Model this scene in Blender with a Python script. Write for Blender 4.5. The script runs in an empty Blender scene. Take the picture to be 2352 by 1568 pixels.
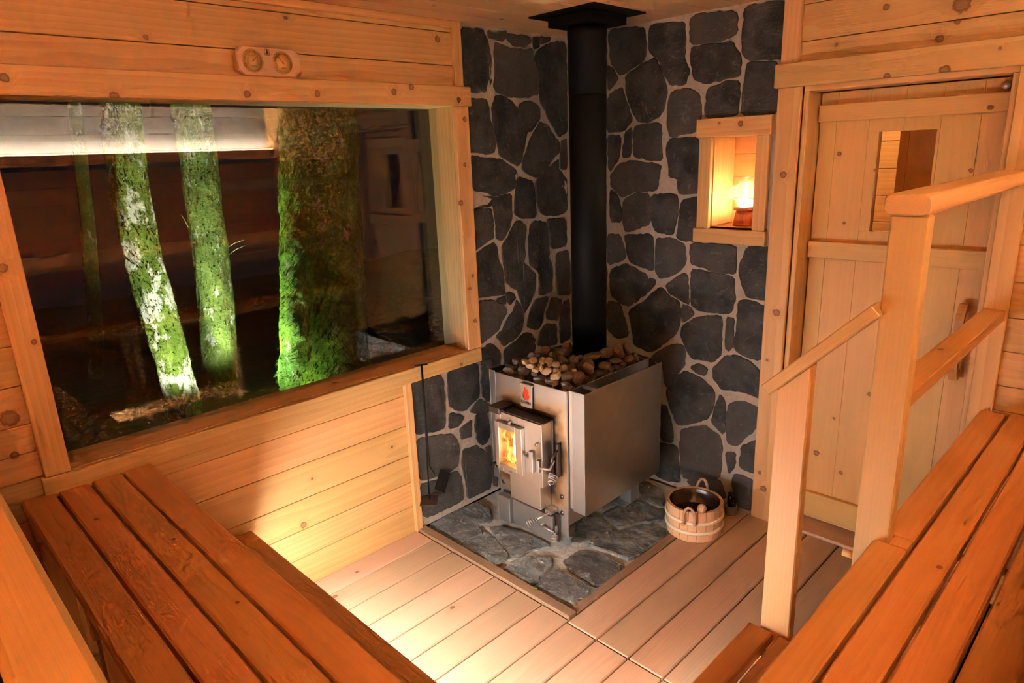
import bpy, bmesh, math, random
from mathutils import Vector, Matrix, noise as mnoise
PI = math.pi
rng = random.Random(7)
scene = bpy.context.scene
COL = scene.collection

# ---------------------------------------------------------------- camera
cam_data = bpy.data.cameras.new('camera')
cam_data.sensor_width = 36.0
cam_data.lens = 23.595
cam_data.clip_start = 0.02
cam = bpy.data.objects.new('camera', cam_data)
COL.objects.link(cam)
_r = Vector((0.70643, 0.70673, -0.03854))
_d = Vector((0.16504, -0.21743, -0.96202))
_f = Vector((-0.68827, 0.67324, -0.27024))
cam.matrix_world = Matrix((( _r.x, -_d.x, -_f.x, 2.524),
                           ( _r.y, -_d.y, -_f.y, -2.980),
                           ( _r.z, -_d.z, -_f.z, 1.818),
                           (0, 0, 0, 1)))
scene.camera = cam

# ---------------------------------------------------------------- world, exposure
scene.view_settings.view_transform = 'Standard'
scene.view_settings.look = 'None'
scene.view_settings.gamma = 1.0
scene.view_settings.use_curve_mapping = False
scene.view_settings.exposure = 0.45
cy = scene.cycles
cy.max_bounces = 10
cy.use_adaptive_sampling = True
cy.adaptive_threshold = 0.15
cy.use_light_tree = False
cy.adaptive_min_samples = 16
cy.diffuse_bounces = 5
cy.glossy_bounces = 4
cy.transparent_max_bounces = 16
cy.sample_clamp_indirect = 40.0
cy.caustics_reflective = False
cy.caustics_refractive = False
world = bpy.data.worlds.new('night')
scene.world = world
world.use_nodes = True
world.node_tree.nodes['Background'].inputs[0].default_value = (0.25, 0.4, 0.7, 1)
world.node_tree.nodes['Background'].inputs[1].default_value = 0.004

# strengths of the lamps of the place (each lamp is built further down)
LED_COLOR = (0.94, 0.97, 1.0)
COVE_COLOR = (1.0, 0.88, 0.70)
LED_STEP = 205.0      # strip lamps tucked under the two foot steps
LED_COVE = 880.0
LED_COVE_REAR = 185.0       # strip lamp lying in the cove ledge of the far wall
FIRE = 3.2
WICK = 420.0
SPOT = 270.0
VESTIBULE = 130.0

# the spot lamps in the garden that light the mossy trunks
def spot(name, loc, target, power, size=1.2, color=(1, 0.97, 0.85)):
    ld = bpy.data.lights.new(name, 'SPOT')
    ld.energy = power; ld.color = color; ld.spot_size = size; ld.spot_blend = 0.6; ld.shadow_soft_size = 0.03
    o = bpy.data.objects.new(name, ld); COL.objects.link(o)
    o.location = loc
    o.rotation_euler = (Vector(target) - Vector(loc)).to_track_quat('-Z', 'Y').to_euler()
    return o
spot('garden_spot', (-1.05, -1.60, 0.22), (-2.1, -1.66, 1.25), SPOT * 0.85, 1.2)
spot('garden_spot', (-2.15, -1.38, 0.3), (-1.85, -0.75, 1.1), SPOT * 0.6, 2.0, (0.95, 1, 0.8))
spot('garden_spot', (-1.42, -1.12, 0.2), (-1.62, -0.9, 0.45), SPOT * 0.035, 1.6, (0.95, 1, 0.8))
spot('garden_spot', (-1.65, -1.42, 0.2), (-2.5, -1.15, 1.05), SPOT * 0.30, 1.15)

# ---------------------------------------------------------------- small helpers
def tag(o, label=None, cat=None, group=None, kind=None):
    if label: o['label'] = label
    if cat: o['category'] = cat
    if group: o['group'] = group
    if kind: o['kind'] = kind
    return o

def empty(name, loc=(0, 0, 0), label=None, cat=None, group=None, kind=None):
    o = bpy.data.objects.new(name, None)
    o.empty_display_size = 0.05
    COL.objects.link(o); o.location = loc
    return tag(o, label, cat, group, kind)

def wloc(o):
    v = Vector((0, 0, 0))
    while o is not None:
        v += o.location; o = o.parent
    return v

class MB:
    """collects shapes in world coordinates; build() links them as ONE mesh object"""
    def __init__(self):
        self.v = []; self.f = []; self.w = []; self.r = []; self.mi = []; self.sm = []
    def _add(self, vs, fs, ws=None, rv=None, mi=0, sm=False):
        n = len(self.v)
        self.v += [tuple(p) for p in vs]
        self.w += [tuple(p) for p in (ws if ws is not None else vs)]
        rv = rng.random() if rv is None else rv
        self.r += [rv] * len(vs)
        for q in fs:
            self.f.append([i + n for i in q]); self.mi.append(mi); self.sm.append(sm)
    def box(self, x0, x1, y0, y1, z0, z1, b=0.003, g=None, tf=None, mi=0, rv=None):
        lo = (min(x0, x1), min(y0, y1), min(z0, z1)); hi = (max(x0, x1), max(y0, y1), max(z0, z1))
        s = [hi[i] - lo[i] for i in range(3)]
        b = min(b, min(s) * 0.45)
        if b <= 0: b = 1e-5
        vs = []; idx = {}
        for sx in (0, 1):
            for sy in (0, 1):
                for sz in (0, 1):
                    for a in range(3):
                        sg = (sx, sy, sz); p = []
                        for i in range(3):
                            full = hi[i] if sg[i] else lo[i]
                            p.append(full if i == a else full + (-b if sg[i] else b))
                        idx[(sx, sy, sz, a)] = len(vs); vs.append(p)
        fs = []
        for a in range(3):
            o1, o2 = [i for i in range(3) if i != a]
            for sg in (0, 1):
                q = []
                for u, w in ((0, 0), (1, 0), (1, 1), (0, 1)):
                    k = [0, 0, 0]; k[a] = sg; k[o1] = u; k[o2] = w
                    q.append(idx[(k[0], k[1], k[2], a)])
                fs.append(q)
        for a in range(3):                     # edge chamfers running along axis a
            o1, o2 = [i for i in range(3) if i != a]
            for u in (0, 1):
                for w in (0, 1):
                    k0 = [0, 0, 0]; k0[o1] = u; k0[o2] = w; k1 = list(k0); k1[a] = 1
                    fs.append([idx[(*k0, o1)], idx[(*k1, o1)], idx[(*k1, o2)], idx[(*k0, o2)]])
        for sx in (0, 1):
            for sy in (0, 1):
                for sz in (0, 1):
                    fs.append([idx[(sx, sy, sz, a)] for a in range(3)])
        c = Vector([(lo[i] + hi[i]) / 2 for i in range(3)])
        V = [Vector(p) for p in vs]
        out = []
        for q in fs:
            n = (V[q[1]] - V[q[0]]).cross(V[q[2]] - V[q[0]])
            m = sum((V[i] for i in q), Vector()) / len(q)
            out.append(q if n.dot(m - c) >= 0 else q[::-1])
        along = g if g is not None else s.index(max(s))
        oth = sorted([i for i in range(3) if i != along], key=lambda i: -s[i])
        off = (rng.uniform(0, 40), rng.uniform(-0.16, 0.16), rng.uniform(0.02, 0.16) * rng.choice((-1, 1)))
        ws = [(p[along] - lo[along] + off[0], p[oth[0]] - c[oth[0]] + off[1], p[oth[1]] - c[oth[1]] + off[2]) for p in vs]
        if tf is not None: vs = [tf @ Vector(p) for p in vs]
        self._add(vs, out, ws, rv, mi)
        return self
    def lathe(self, prof, c, n=32, axis=2, mi=0, sm=True, caps=True):
        o1, o2 = [(1, 2), (2, 0), (0, 1)][axis]
        vs = []
        for r, h in prof:
            for k in range(n):
                t = 2 * PI * k / n; p = [0, 0, 0]
                p[axis] = h; p[o1] = r * math.cos(t); p[o2] = r * math.sin(t)
                vs.append([p[i] + c[i] for i in range(3)])
        fs = []
        for i in range(len(prof) - 1):
            for k in range(n):
                a = i * n + k; b2 = i * n + (k + 1) % n
                fs.append([a, b2, b2 + n, a + n])
        if caps:
            if prof[0][0] > 1e-5: fs.append(list(range(n))[::-1])
            if prof[-1][0] > 1e-5: fs.append([(len(prof) - 1) * n + k for k in range(n)])
        self._add(vs, fs, None, None, mi, sm)
        return self
    def tube(self, pts, r, n=10, mi=0, caps=True):
        pts = [Vector(p) for p in pts]
        rs = r if isinstance(r, (list, tuple)) else [r] * len(pts)
        vs = []; ref = None
        for i, p in enumerate(pts):
            t = (pts[min(i + 1, len(pts) - 1)] - pts[max(i - 1, 0)]).normalized()
            if ref is None:
                ref = Vector((0, 0, 1)) if abs(t.z) < 0.9 else Vector((1, 0, 0))
            u = (ref - t * ref.dot(t)).normalized(); w = t.cross(u); ref = u
            for k in range(n):
                a = 2 * PI * k / n
                vs.append(p + (u * math.cos(a) + w * math.sin(a)) * rs[i])
        fs = []
        for i in range(len(pts) - 1):
            for k in range(n):
                a = i * n + k; b2 = i * n + (k + 1) % n
                fs.append([a, b2, b2 + n, a + n])
        if caps:
            fs.append(list(range(n))[::-1]); fs.append([(len(pts) - 1) * n + k for k in range(n)])
        ws = [(0.1 * (k // n) + 3, (k % n) * 0.003, 0.05) for k in range(len(vs))]
        self._add(vs, fs, ws, None, mi, True)
        return self
    def prism(self, poly, a0, a1, to3, mi=0, sm=False):
        """poly in 2D, extruded between heights a0 and a1; to3(u, v, h) gives the point"""
        n = len(poly)
        area = sum(poly[i][0] * poly[(i + 1) % n][1] - poly[(i + 1) % n][0] * poly[i][1] for i in range(n))
        vs = [to3(u, v, a0) for u, v in poly] + [to3(u, v, a1) for u, v in poly]
        fs = [list(range(n))[::-1], [n + i for i in range(n)]]
        for i in range(n):
            j = (i + 1) % n; fs.append([i, j, n + j, n + i])
        nrm = (Vector(vs[1]) - Vector(vs[0])).cross(Vector(vs[n]) - Vector(vs[0]))
        e0 = Vector(to3(poly[0][0], poly[0][1], 0)); e1 = Vector(to3(poly[1][0], poly[1][1], 0))
        inside = Vector(to3(sum(p[0] for p in poly) / n, sum(p[1] for p in poly) / n, 0))
        self._add(vs, fs, None, None, mi, sm)
        return self
    def build(self, name, mats, parent=None, recalc=False):
        me = bpy.data.meshes.new(name)
        base = wloc(parent) if parent is not None else Vector((0, 0, 0))
        me.from_pydata([(p[0] - base.x, p[1] - base.y, p[2] - base.z) for p in self.v], [], self.f)
        a = me.attributes.new('gw', 'FLOAT_VECTOR', 'POINT')
        a.data.foreach_set('vector', [c for w in self.w for c in w])
        a = me.attributes.new('gr', 'FLOAT', 'POINT')
        a.data.foreach_set('value', self.r)
        me.polygons.foreach_set('material_index', self.mi)
        me.polygons.foreach_set('use_smooth', self.sm)
        for m in (mats if isinstance(mats, (list, tuple)) else [mats]): me.materials.append(m)
        if recalc:
            bm = bmesh.new(); bm.from_mesh(me); bmesh.ops.recalc_face_normals(bm, faces=bm.faces); bm.to_mesh(me); bm.free()
        me.update()
        o = bpy.data.objects.new(name, me); COL.objects.link(o)
        if parent is not None: o.parent = parent
        return o

# ---------------------------------------------------------------- materials
class NT:
    def __init__(self, name):
        self.m = bpy.data.materials.new(name); self.m.use_nodes = True
        self.t = self.m.node_tree; self.t.nodes.clear()
        self.out = self.n('ShaderNodeOutputMaterial')
    def n(self, typ, _in=None, **kw):
        nd = self.t.nodes.new(typ)
        for k, v in kw.items(): setattr(nd, k, v)
        for k, v in (_in or {}).items():
            s = nd.inputs[k]
            if isinstance(v, bpy.types.NodeSocket): self.t.links.new(v, s)
            elif isinstance(v, (tuple, list)) and s.type == 'RGBA' and len(v) == 3: s.default_value = (*v, 1)
            else: s.default_value = v
        return nd
    def math(self, op, a, b=0.0, c=0.0, clamp=False):
        return self.n('ShaderNodeMath', {0: a, 1: b, 2: c}, operation=op, use_clamp=clamp).outputs[0]
    def vmul(self, v, s):
        return self.n('ShaderNodeVectorMath', {0: v, 1: s}, operation='MULTIPLY').outputs[0]
    def vadd(self, v, s):
        return self.n('ShaderNodeVectorMath', {0: v, 1: s}, operation='ADD').outputs[0]
    def noise(self, vec, scale=1.0, detail=3.0, rough=0.55):
        return self.n('ShaderNodeTexNoise', {'Vector': vec, 'Scale': scale, 'Detail': detail, 'Roughness': rough}).outputs['Fac']
    def mix(self, f, a, b, mode='MIX'):
        nd = self.n('ShaderNodeMix', data_type='RGBA', blend_type=mode)
        for k, v in ((0, f), (6, a), (7, b)):
            s = nd.inputs[k]
            if isinstance(v, bpy.types.NodeSocket): self.t.links.new(v, s)
            elif isinstance(v, (tuple, list)): s.default_value = (*v[:3], 1)
            else: s.default_value = v
        return nd.outputs[2]
    def smooth(self, v, a, b, lo=0.0, hi=1.0):
        return self.n('ShaderNodeMapRange', {0: v, 1: a, 2: b, 3: lo, 4: hi}, interpolation_type='SMOOTHSTEP').outputs[0]
    def bsdf(self, color, rough=0.5, metal=0.0, bump=None, bump_d=0.002, spec=0.5, **extra):
        nd = self.n('ShaderNodeBsdfPrincipled', {'Base Color': color, 'Roughness': rough, 'Metallic': metal, 'Specular IOR Level': spec})
        for k, v in extra.items(): nd.inputs[k].default_value = v
        if bump is not None:
            bp = self.n('ShaderNodeBump', {'Height': bump, 'Distance': bump_d, 'Strength': 1.0})
            self.t.links.new(bp.outputs[0], nd.inputs['Normal'])
        return nd.outputs[0]
    def done(self, sh):
        self.t.links.new(sh, self.out.inputs[0]); return self.m

def wood(name, light, dark, knots=0.5, ring=24.0, rough=0.5, vary=0.22, knotcol=(0.16, 0.06, 0.02), ringmix=0.75, spec=0.35, spots=()):
    N = NT(name)
    gw = N.n('ShaderNodeAttribute', attribute_name='gw').outputs['Vector']
    gr = N.n('ShaderNodeAttribute', attribute_name='gr').outputs['Fac']
    # knots: sparse 2D cells on the wide face
    kv = N.vmul(gw, (4.6, 6.2, 0.0))
    vor = N.n('ShaderNodeTexVoronoi', {'Vector': kv, 'Scale': 1.0, 'Randomness': 1.0}, voronoi_dimensions='2D')
    kd = vor.outputs['Distance']
    sep = N.n('ShaderNodeSeparateColor', {0: vor.outputs['Color']})
    gate = N.math('GREATER_THAN', sep.outputs[0], 1.0 - knots)
    size = N.math('MULTIPLY_ADD', sep.outputs[1], 0.05, 0.03)
    kn = N.math('DIVIDE', kd, size)
    core = N.math('MULTIPLY', N.smooth(kn, 1.0, 0.65), gate)
    halo = N.math('MULTIPLY', N.smooth(kn, 4.5, 0.8), gate)
    if spots:
        P = N.n('ShaderNodeNewGeometry').outputs['Position']; km = None
        for x, y, z, r in spots:
            q = N.n('ShaderNodeVectorMath', {0: P, 1: (x, y, z)}, operation='DISTANCE').outputs['Value']
            q = N.math('MULTIPLY', q, 1.15 / r); km = q if km is None else N.math('MINIMUM', km, q)
        wob = N.math('MULTIPLY_ADD', N.noise(P, 90.0, 0.0), 0.5, -0.25); km = N.math('ADD', km, wob)
        core = N.math('MAXIMUM', core, N.math('SUBTRACT', N.smooth(km, 1.08, 0.85), N.math('MULTIPLY', N.smooth(km, 0.75, 0.45), 0.25)))
        halo = N.math('MAXIMUM', halo, N.smooth(km, 3.2, 0.9))
    # growth rings
    low = N.noise(N.vmul(gw, (1.1, 7.0, 7.0)), 1.0, 2.0)
    lowc = N.math('MULTIPLY_ADD', low, 0.05, -0.025)
    push = N.math('MULTIPLY_ADD', halo, 0.03, lowc)
    comb = N.n('ShaderNodeCombineXYZ', {0: 0.0, 1: push, 2: lowc}).outputs[0]
    rv = N.vadd(N.vmul(gw, (0.05, 1.0, 1.0)), comb)
    wv = N.n('ShaderNodeTexWave', {'Vector': rv, 'Scale': ring, 'Distortion': 1.2, 'Detail': 1.0, 'Detail Scale': 1.5},
             wave_type='RINGS', rings_direction='X', wave_profile='SAW').outputs['Fac']
    fib = N.noise(N.vmul(gw, (4.0, 260.0, 260.0)), 1.0, 2.0, 0.6)
    blot = N.noise(N.vmul(gw, (1.6, 9.0, 9.0)), 1.0, 2.0)
    f = N.math('MULTIPLY', wv, ringmix * 0.55)
    f = N.math('ADD', f, N.math('MULTIPLY_ADD', fib, 0.5, -0.2))
    f = N.math('ADD', f, N.math('MULTIPLY_ADD', blot, 0.9, -0.42), 0.0, True)
    col = N.mix(f, light, dark)
    col = N.mix(N.math('MULTIPLY', halo, 0.35), col, dark)
    col = N.mix(N.math('MULTIPLY', core, 0.85), col, knotcol)
    bri = N.math('MULTIPLY_ADD', gr, vary, 1.0 - vary * 0.55)
    hue = N.n('ShaderNodeHueSaturation', {'Hue': N.math('MULTIPLY_ADD', gr, -0.016, 0.5065), 'Saturation': 1.0, 'Value': bri, 'Color': col}).outputs[0]
    h = N.noise(N.vmul(gw, (4.0, 260.0, 260.0)), 1.0, 1.0)
    rr = N.math('MULTIPLY_ADD', fib, 0.15, rough - 0.07)
    return N.done(N.bsdf(hue, rr, 0.0, h, 0.0006, spec))

def plain(name, color, rough=0.5, metal=0.0, var=0.1, scale=30.0, bump=0.0, spec=0.5, **extra):
    N = NT(name)
    tc = N.n('ShaderNodeTexCoord').outputs['Object']
    ns = N.noise(tc, scale, 4.0)
    c = N.mix(ns, tuple(x * (1 - var) for x in color), tuple(min(1, x * (1 + var)) for x in color))
    r = N.math('MULTIPLY_ADD', ns, 0.12, rough - 0.06)
    return N.done(N.bsdf(c, r, metal, ns if bump else None, bump, spec, **extra))

def stone(name, light, dark, scale=9.0, bump=0.009, rough=0.62, tint=(0.10, 0.085, 0.07)):
    N = NT(name)
    g = N.n('ShaderNodeNewGeometry')
    p = g.outputs['Position']; isl = g.outputs['Random Per Island']
    off = N.vadd(p, N.n('ShaderNodeCombineXYZ', {0: N.math('MULTIPLY', isl, 31.0), 1: N.math('MULTIPLY', isl, 17.0), 2: 0.0}).outputs[0])
    n1 = N.noise(off, scale, 6.0, 0.62)
    n2 = N.noise(N.vmul(off, (1.0, 1.0, 2.2)), scale * 4.5, 5.0, 0.7)
    n3 = N.n('ShaderNodeTexNoise', {'Vector': off, 'Scale': scale * 1.7, 'Detail': 8.0, 'Roughness': 0.75, 'Distortion': 1.6}).outputs['Fac']
    c = N.mix(N.smooth(n1, 0.34, 0.66), dark, light)
    c = N.mix(N.math('MULTIPLY', N.smooth(isl, 0.45, 1.0), 0.55), c, tint)
    c = N.mix(N.math('MULTIPLY', N.smooth(n3, 0.56, 0.70), 0.55), c, tuple(min(1, x * 3.2) for x in light))
    c = N.mix(N.math('MULTIPLY', N.smooth(n2, 0.60, 0.72), 0.45), c, tuple(min(1, x * 4.0) for x in light))
    h = N.math('ADD', N.math('MULTIPLY', n1, 0.9), N.math('MULTIPLY', n2, 0.4))
    return N.done(N.bsdf(c, N.math('MULTIPLY_ADD', n1, 0.3, rough - 0.15), 0.0, h, bump, 0.45))

def emit(name, color, strength):
    N = NT(name)
    return N.done(N.n('ShaderNodeEmission', {'Color': color, 'Strength': strength}).outputs[0])

def glass(name, ior=1.5, tint=(1, 1, 1), rough=0.0, haze=0.0):
    N = NT(name)
    bf = N.n('ShaderNodeNewGeometry').outputs['Backfacing']      # thin sheet: the same reflectance from both sides
    fr = N.n('ShaderNodeFresnel', {'IOR': N.math('MULTIPLY_ADD', bf, 1.0 / ior - ior, ior)}).outputs[0]
    tr = N.n('ShaderNodeBsdfTransparent', {'Color': tint}).outputs[0]
    gl = N.n('ShaderNodeBsdfGlossy', {'Color': (1, 1, 1), 'Roughness': rough}).outputs[0]
    sh = N.n('ShaderNodeMixShader', {0: fr, 1: tr, 2: gl}).outputs[0]
    if haze:      # added translucent share that imitates the glow of the lit globe
        sh = N.n('ShaderNodeMixShader', {0: haze, 1: sh, 2: N.n('ShaderNodeBsdfTranslucent', {'Color': (0.9, 0.85, 0.8)}).outputs[0]}).outputs[0]
    return N.done(sh)

# knots of the boards: place and radius in metres
SPOT_TRIM=[(0.036,-2.269,2.039,0.018),(0.036,-1.831,2.058,0.0157),(0.036,-1.549,2.068,0.0152),(0.036,-1.187,2.086,0.0166),(0.036,-0.826,2.063,0.0141),(0.036,-2.547,2.082,0.015),(0.036,-1.093,2.11,0.017),(0.024,-0.788,1.978,0.0143),(0.024,-0.801,1.772,0.0125),(0.024,-0.839,1.596,0.0167),(0.024,-0.79,1.235,0.0109),(0.024,-0.814,1.175,0.0109),(0.024,-0.792,1.004,0.0133),(0.024,-2.657,1.545,0.017),(0.024,-2.624,1.307,0.0109),(1.609,-0.036,2.043,0.0149),(1.8,-0.036,2.044,0.022),(1.958,-0.036,2.097,0.0074),(1.228,-0.022,1.681,0.0171),(1.24,-0.022,1.066,0.02),(1.236,-0.022,0.171,0.0194),(1.213,-0.022,0.251,0.0108),(1.212,-0.022,0.834,0.0082),(1.024,-0.034,1.905,0.0155),(0.92,-0.034,1.913,0.0079),(0.971,-0.034,1.373,0.0103),(0.028,-1.894,0.726,0.0107),(0.028,-0.902,0.801,0.011)]
SPOT_WALL=[(0.0,-1.826,0.293,0.0171),(0.0,-2.729,1.078,0.0328),(0.0,-2.74,0.955,0.0152),(0.0,-2.131,2.229,0.01),(0.0,-0.901,2.319,0.0175),(1.761,0.0,2.156,0.0158),(1.398,-0.0,2.184,0.0087),(1.57,0.0,2.293,0.0148),(1.811,0.0,2.207,0.0124),(1.819,0.0,2.261,0.0338)]
SPOT_DOOR=[(1.42,0.125,0.367,0.0168),(1.625,0.125,0.716,0.0117),(1.891,0.125,1.686,0.01),(1.539,0.125,0.302,0.0103),(1.402,0.125,1.76,0.0112),(1.448,0.125,1.468,0.0076),(1.484,0.125,0.564,0.0082),(1.551,0.125,1.691,0.0073)]
M = {}
M['wall'] = wood('cedar_wall', (0.66, 0.395, 0.15), (0.48, 0.245, 0.075), 0.10, 15.0, ringmix=0.75)
M['wall_l'] = wood('cedar_wall_window', (0.66, 0.395, 0.15), (0.48, 0.245, 0.075), 0.10, 15.0, ringmix=0.75, spots=SPOT_WALL[:5])
M['wall_b'] = wood('cedar_wall_door', (0.66, 0.395, 0.15), (0.48, 0.245, 0.075), 0.10, 15.0, ringmix=0.75, spots=SPOT_WALL[5:])
TRIM = ((0.70, 0.43, 0.17), (0.53, 0.28, 0.088))
M['trim'] = wood('cedar_trim', *TRIM, 0.06, 15.0, ringmix=0.85)
for _k, _a, _b in (('head', 0, 7), ('side', 7, 15), ('doorhead', 15, 18), ('doorcase', 18, 23), ('niche', 23, 26), ('sill', 26, 28)):
    M['trim_' + _k] = wood('cedar_trim_' + _k, *TRIM, 0.0, 15.0, ringmix=0.85, spots=SPOT_TRIM[_a:_b])
M['door'] = wood('pale_door_wood', (0.68, 0.405, 0.14), (0.59, 0.325, 0.10), 0.03, 30.0, ringmix=0.55, vary=0.09, spots=SPOT_DOOR)
M['bench'] = wood('red_cedar_bench', (0.58, 0.28, 0.09), (0.435, 0.185, 0.047), 0.10, 30.0, 0.46, 0.22, ringmix=0.5)
M['rail'] = wood('clear_cedar_rail', (0.67, 0.42, 0.165), (0.55, 0.32, 0.115), 0.05, 34.0, 0.46, 0.16, ringmix=0.45)
M['floor'] = wood('cedar_floor', (0.53, 0.35, 0.215), (0.385, 0.23, 0.13), 0.06, 30.0, 0.5, 0.30, ringmix=0.5)
M['border'] = wood('grey_brown_border', (0.36, 0.22, 0.13), (0.24, 0.13, 0.07), 0.1, 30.0, 0.6)
M['ceil'] = wood('cedar_ceiling', (0.68, 0.395, 0.18), (0.54, 0.28, 0.11), 0.14, 18.0)
M['bucket'] = wood('pale_bucket_wood', (0.70, 0.45, 0.24), (0.56, 0.32, 0.15), 0.0, 40.0, 0.42, 0.25, ringmix=0.5)
M['hoop'] = wood('white_hoop_wood', (0.85, 0.72, 0.54), (0.76, 0.60, 0.42), 0.0, 40.0, 0.4, 0.06)
M['knob'] = wood('beech_knob', (0.72, 0.46, 0.26), (0.60, 0.35, 0.18), 0.0, 40.0, 0.4, 0.06)
M['white'] = wood('glow_whitened_boards', (0.37, 0.395, 0.43), (0.29, 0.31, 0.34), 0.1, 24.0, 0.5, 0.1, ringmix=0.4)  # cove glow put into the colour: grey-white, so its reflection looks pale
M['dark'] = plain('dark_gap', (0.02, 0.011, 0.006), 0.9)
M['stone'] = stone('slate_wall_stone', (0.068, 0.062, 0.055), (0.017, 0.015, 0.013))
M['hearthstone'] = stone('hearth_slate', (0.27, 0.295, 0.28), (0.11, 0.12, 0.115), 7.0, 0.012, 0.5, (0.09, 0.075, 0.065))
M['grout'] = plain('hearth_mortar', (0.50, 0.52, 0.48), 0.9, 0.0, 0.3, 30.0, 0.006, 0.2)
M['mortar'] = plain('mortar', (0.43, 0.36, 0.285), 0.9, 0.0, 0.26, 45.0, 0.004, 0.2)
M['black'] = plain('black_pipe_paint', (0.0045, 0.0037, 0.0032), 0.55, 0.0, 0.2, spec=0.10)
M['iron'] = plain('black_iron', (0.018, 0.016, 0.015), 0.5, 0.6, 0.3)
M['rust'] = plain('rusty_iron_plate', (0.075, 0.045, 0.035), 0.6, 0.5, 0.4, 60.0)
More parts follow.
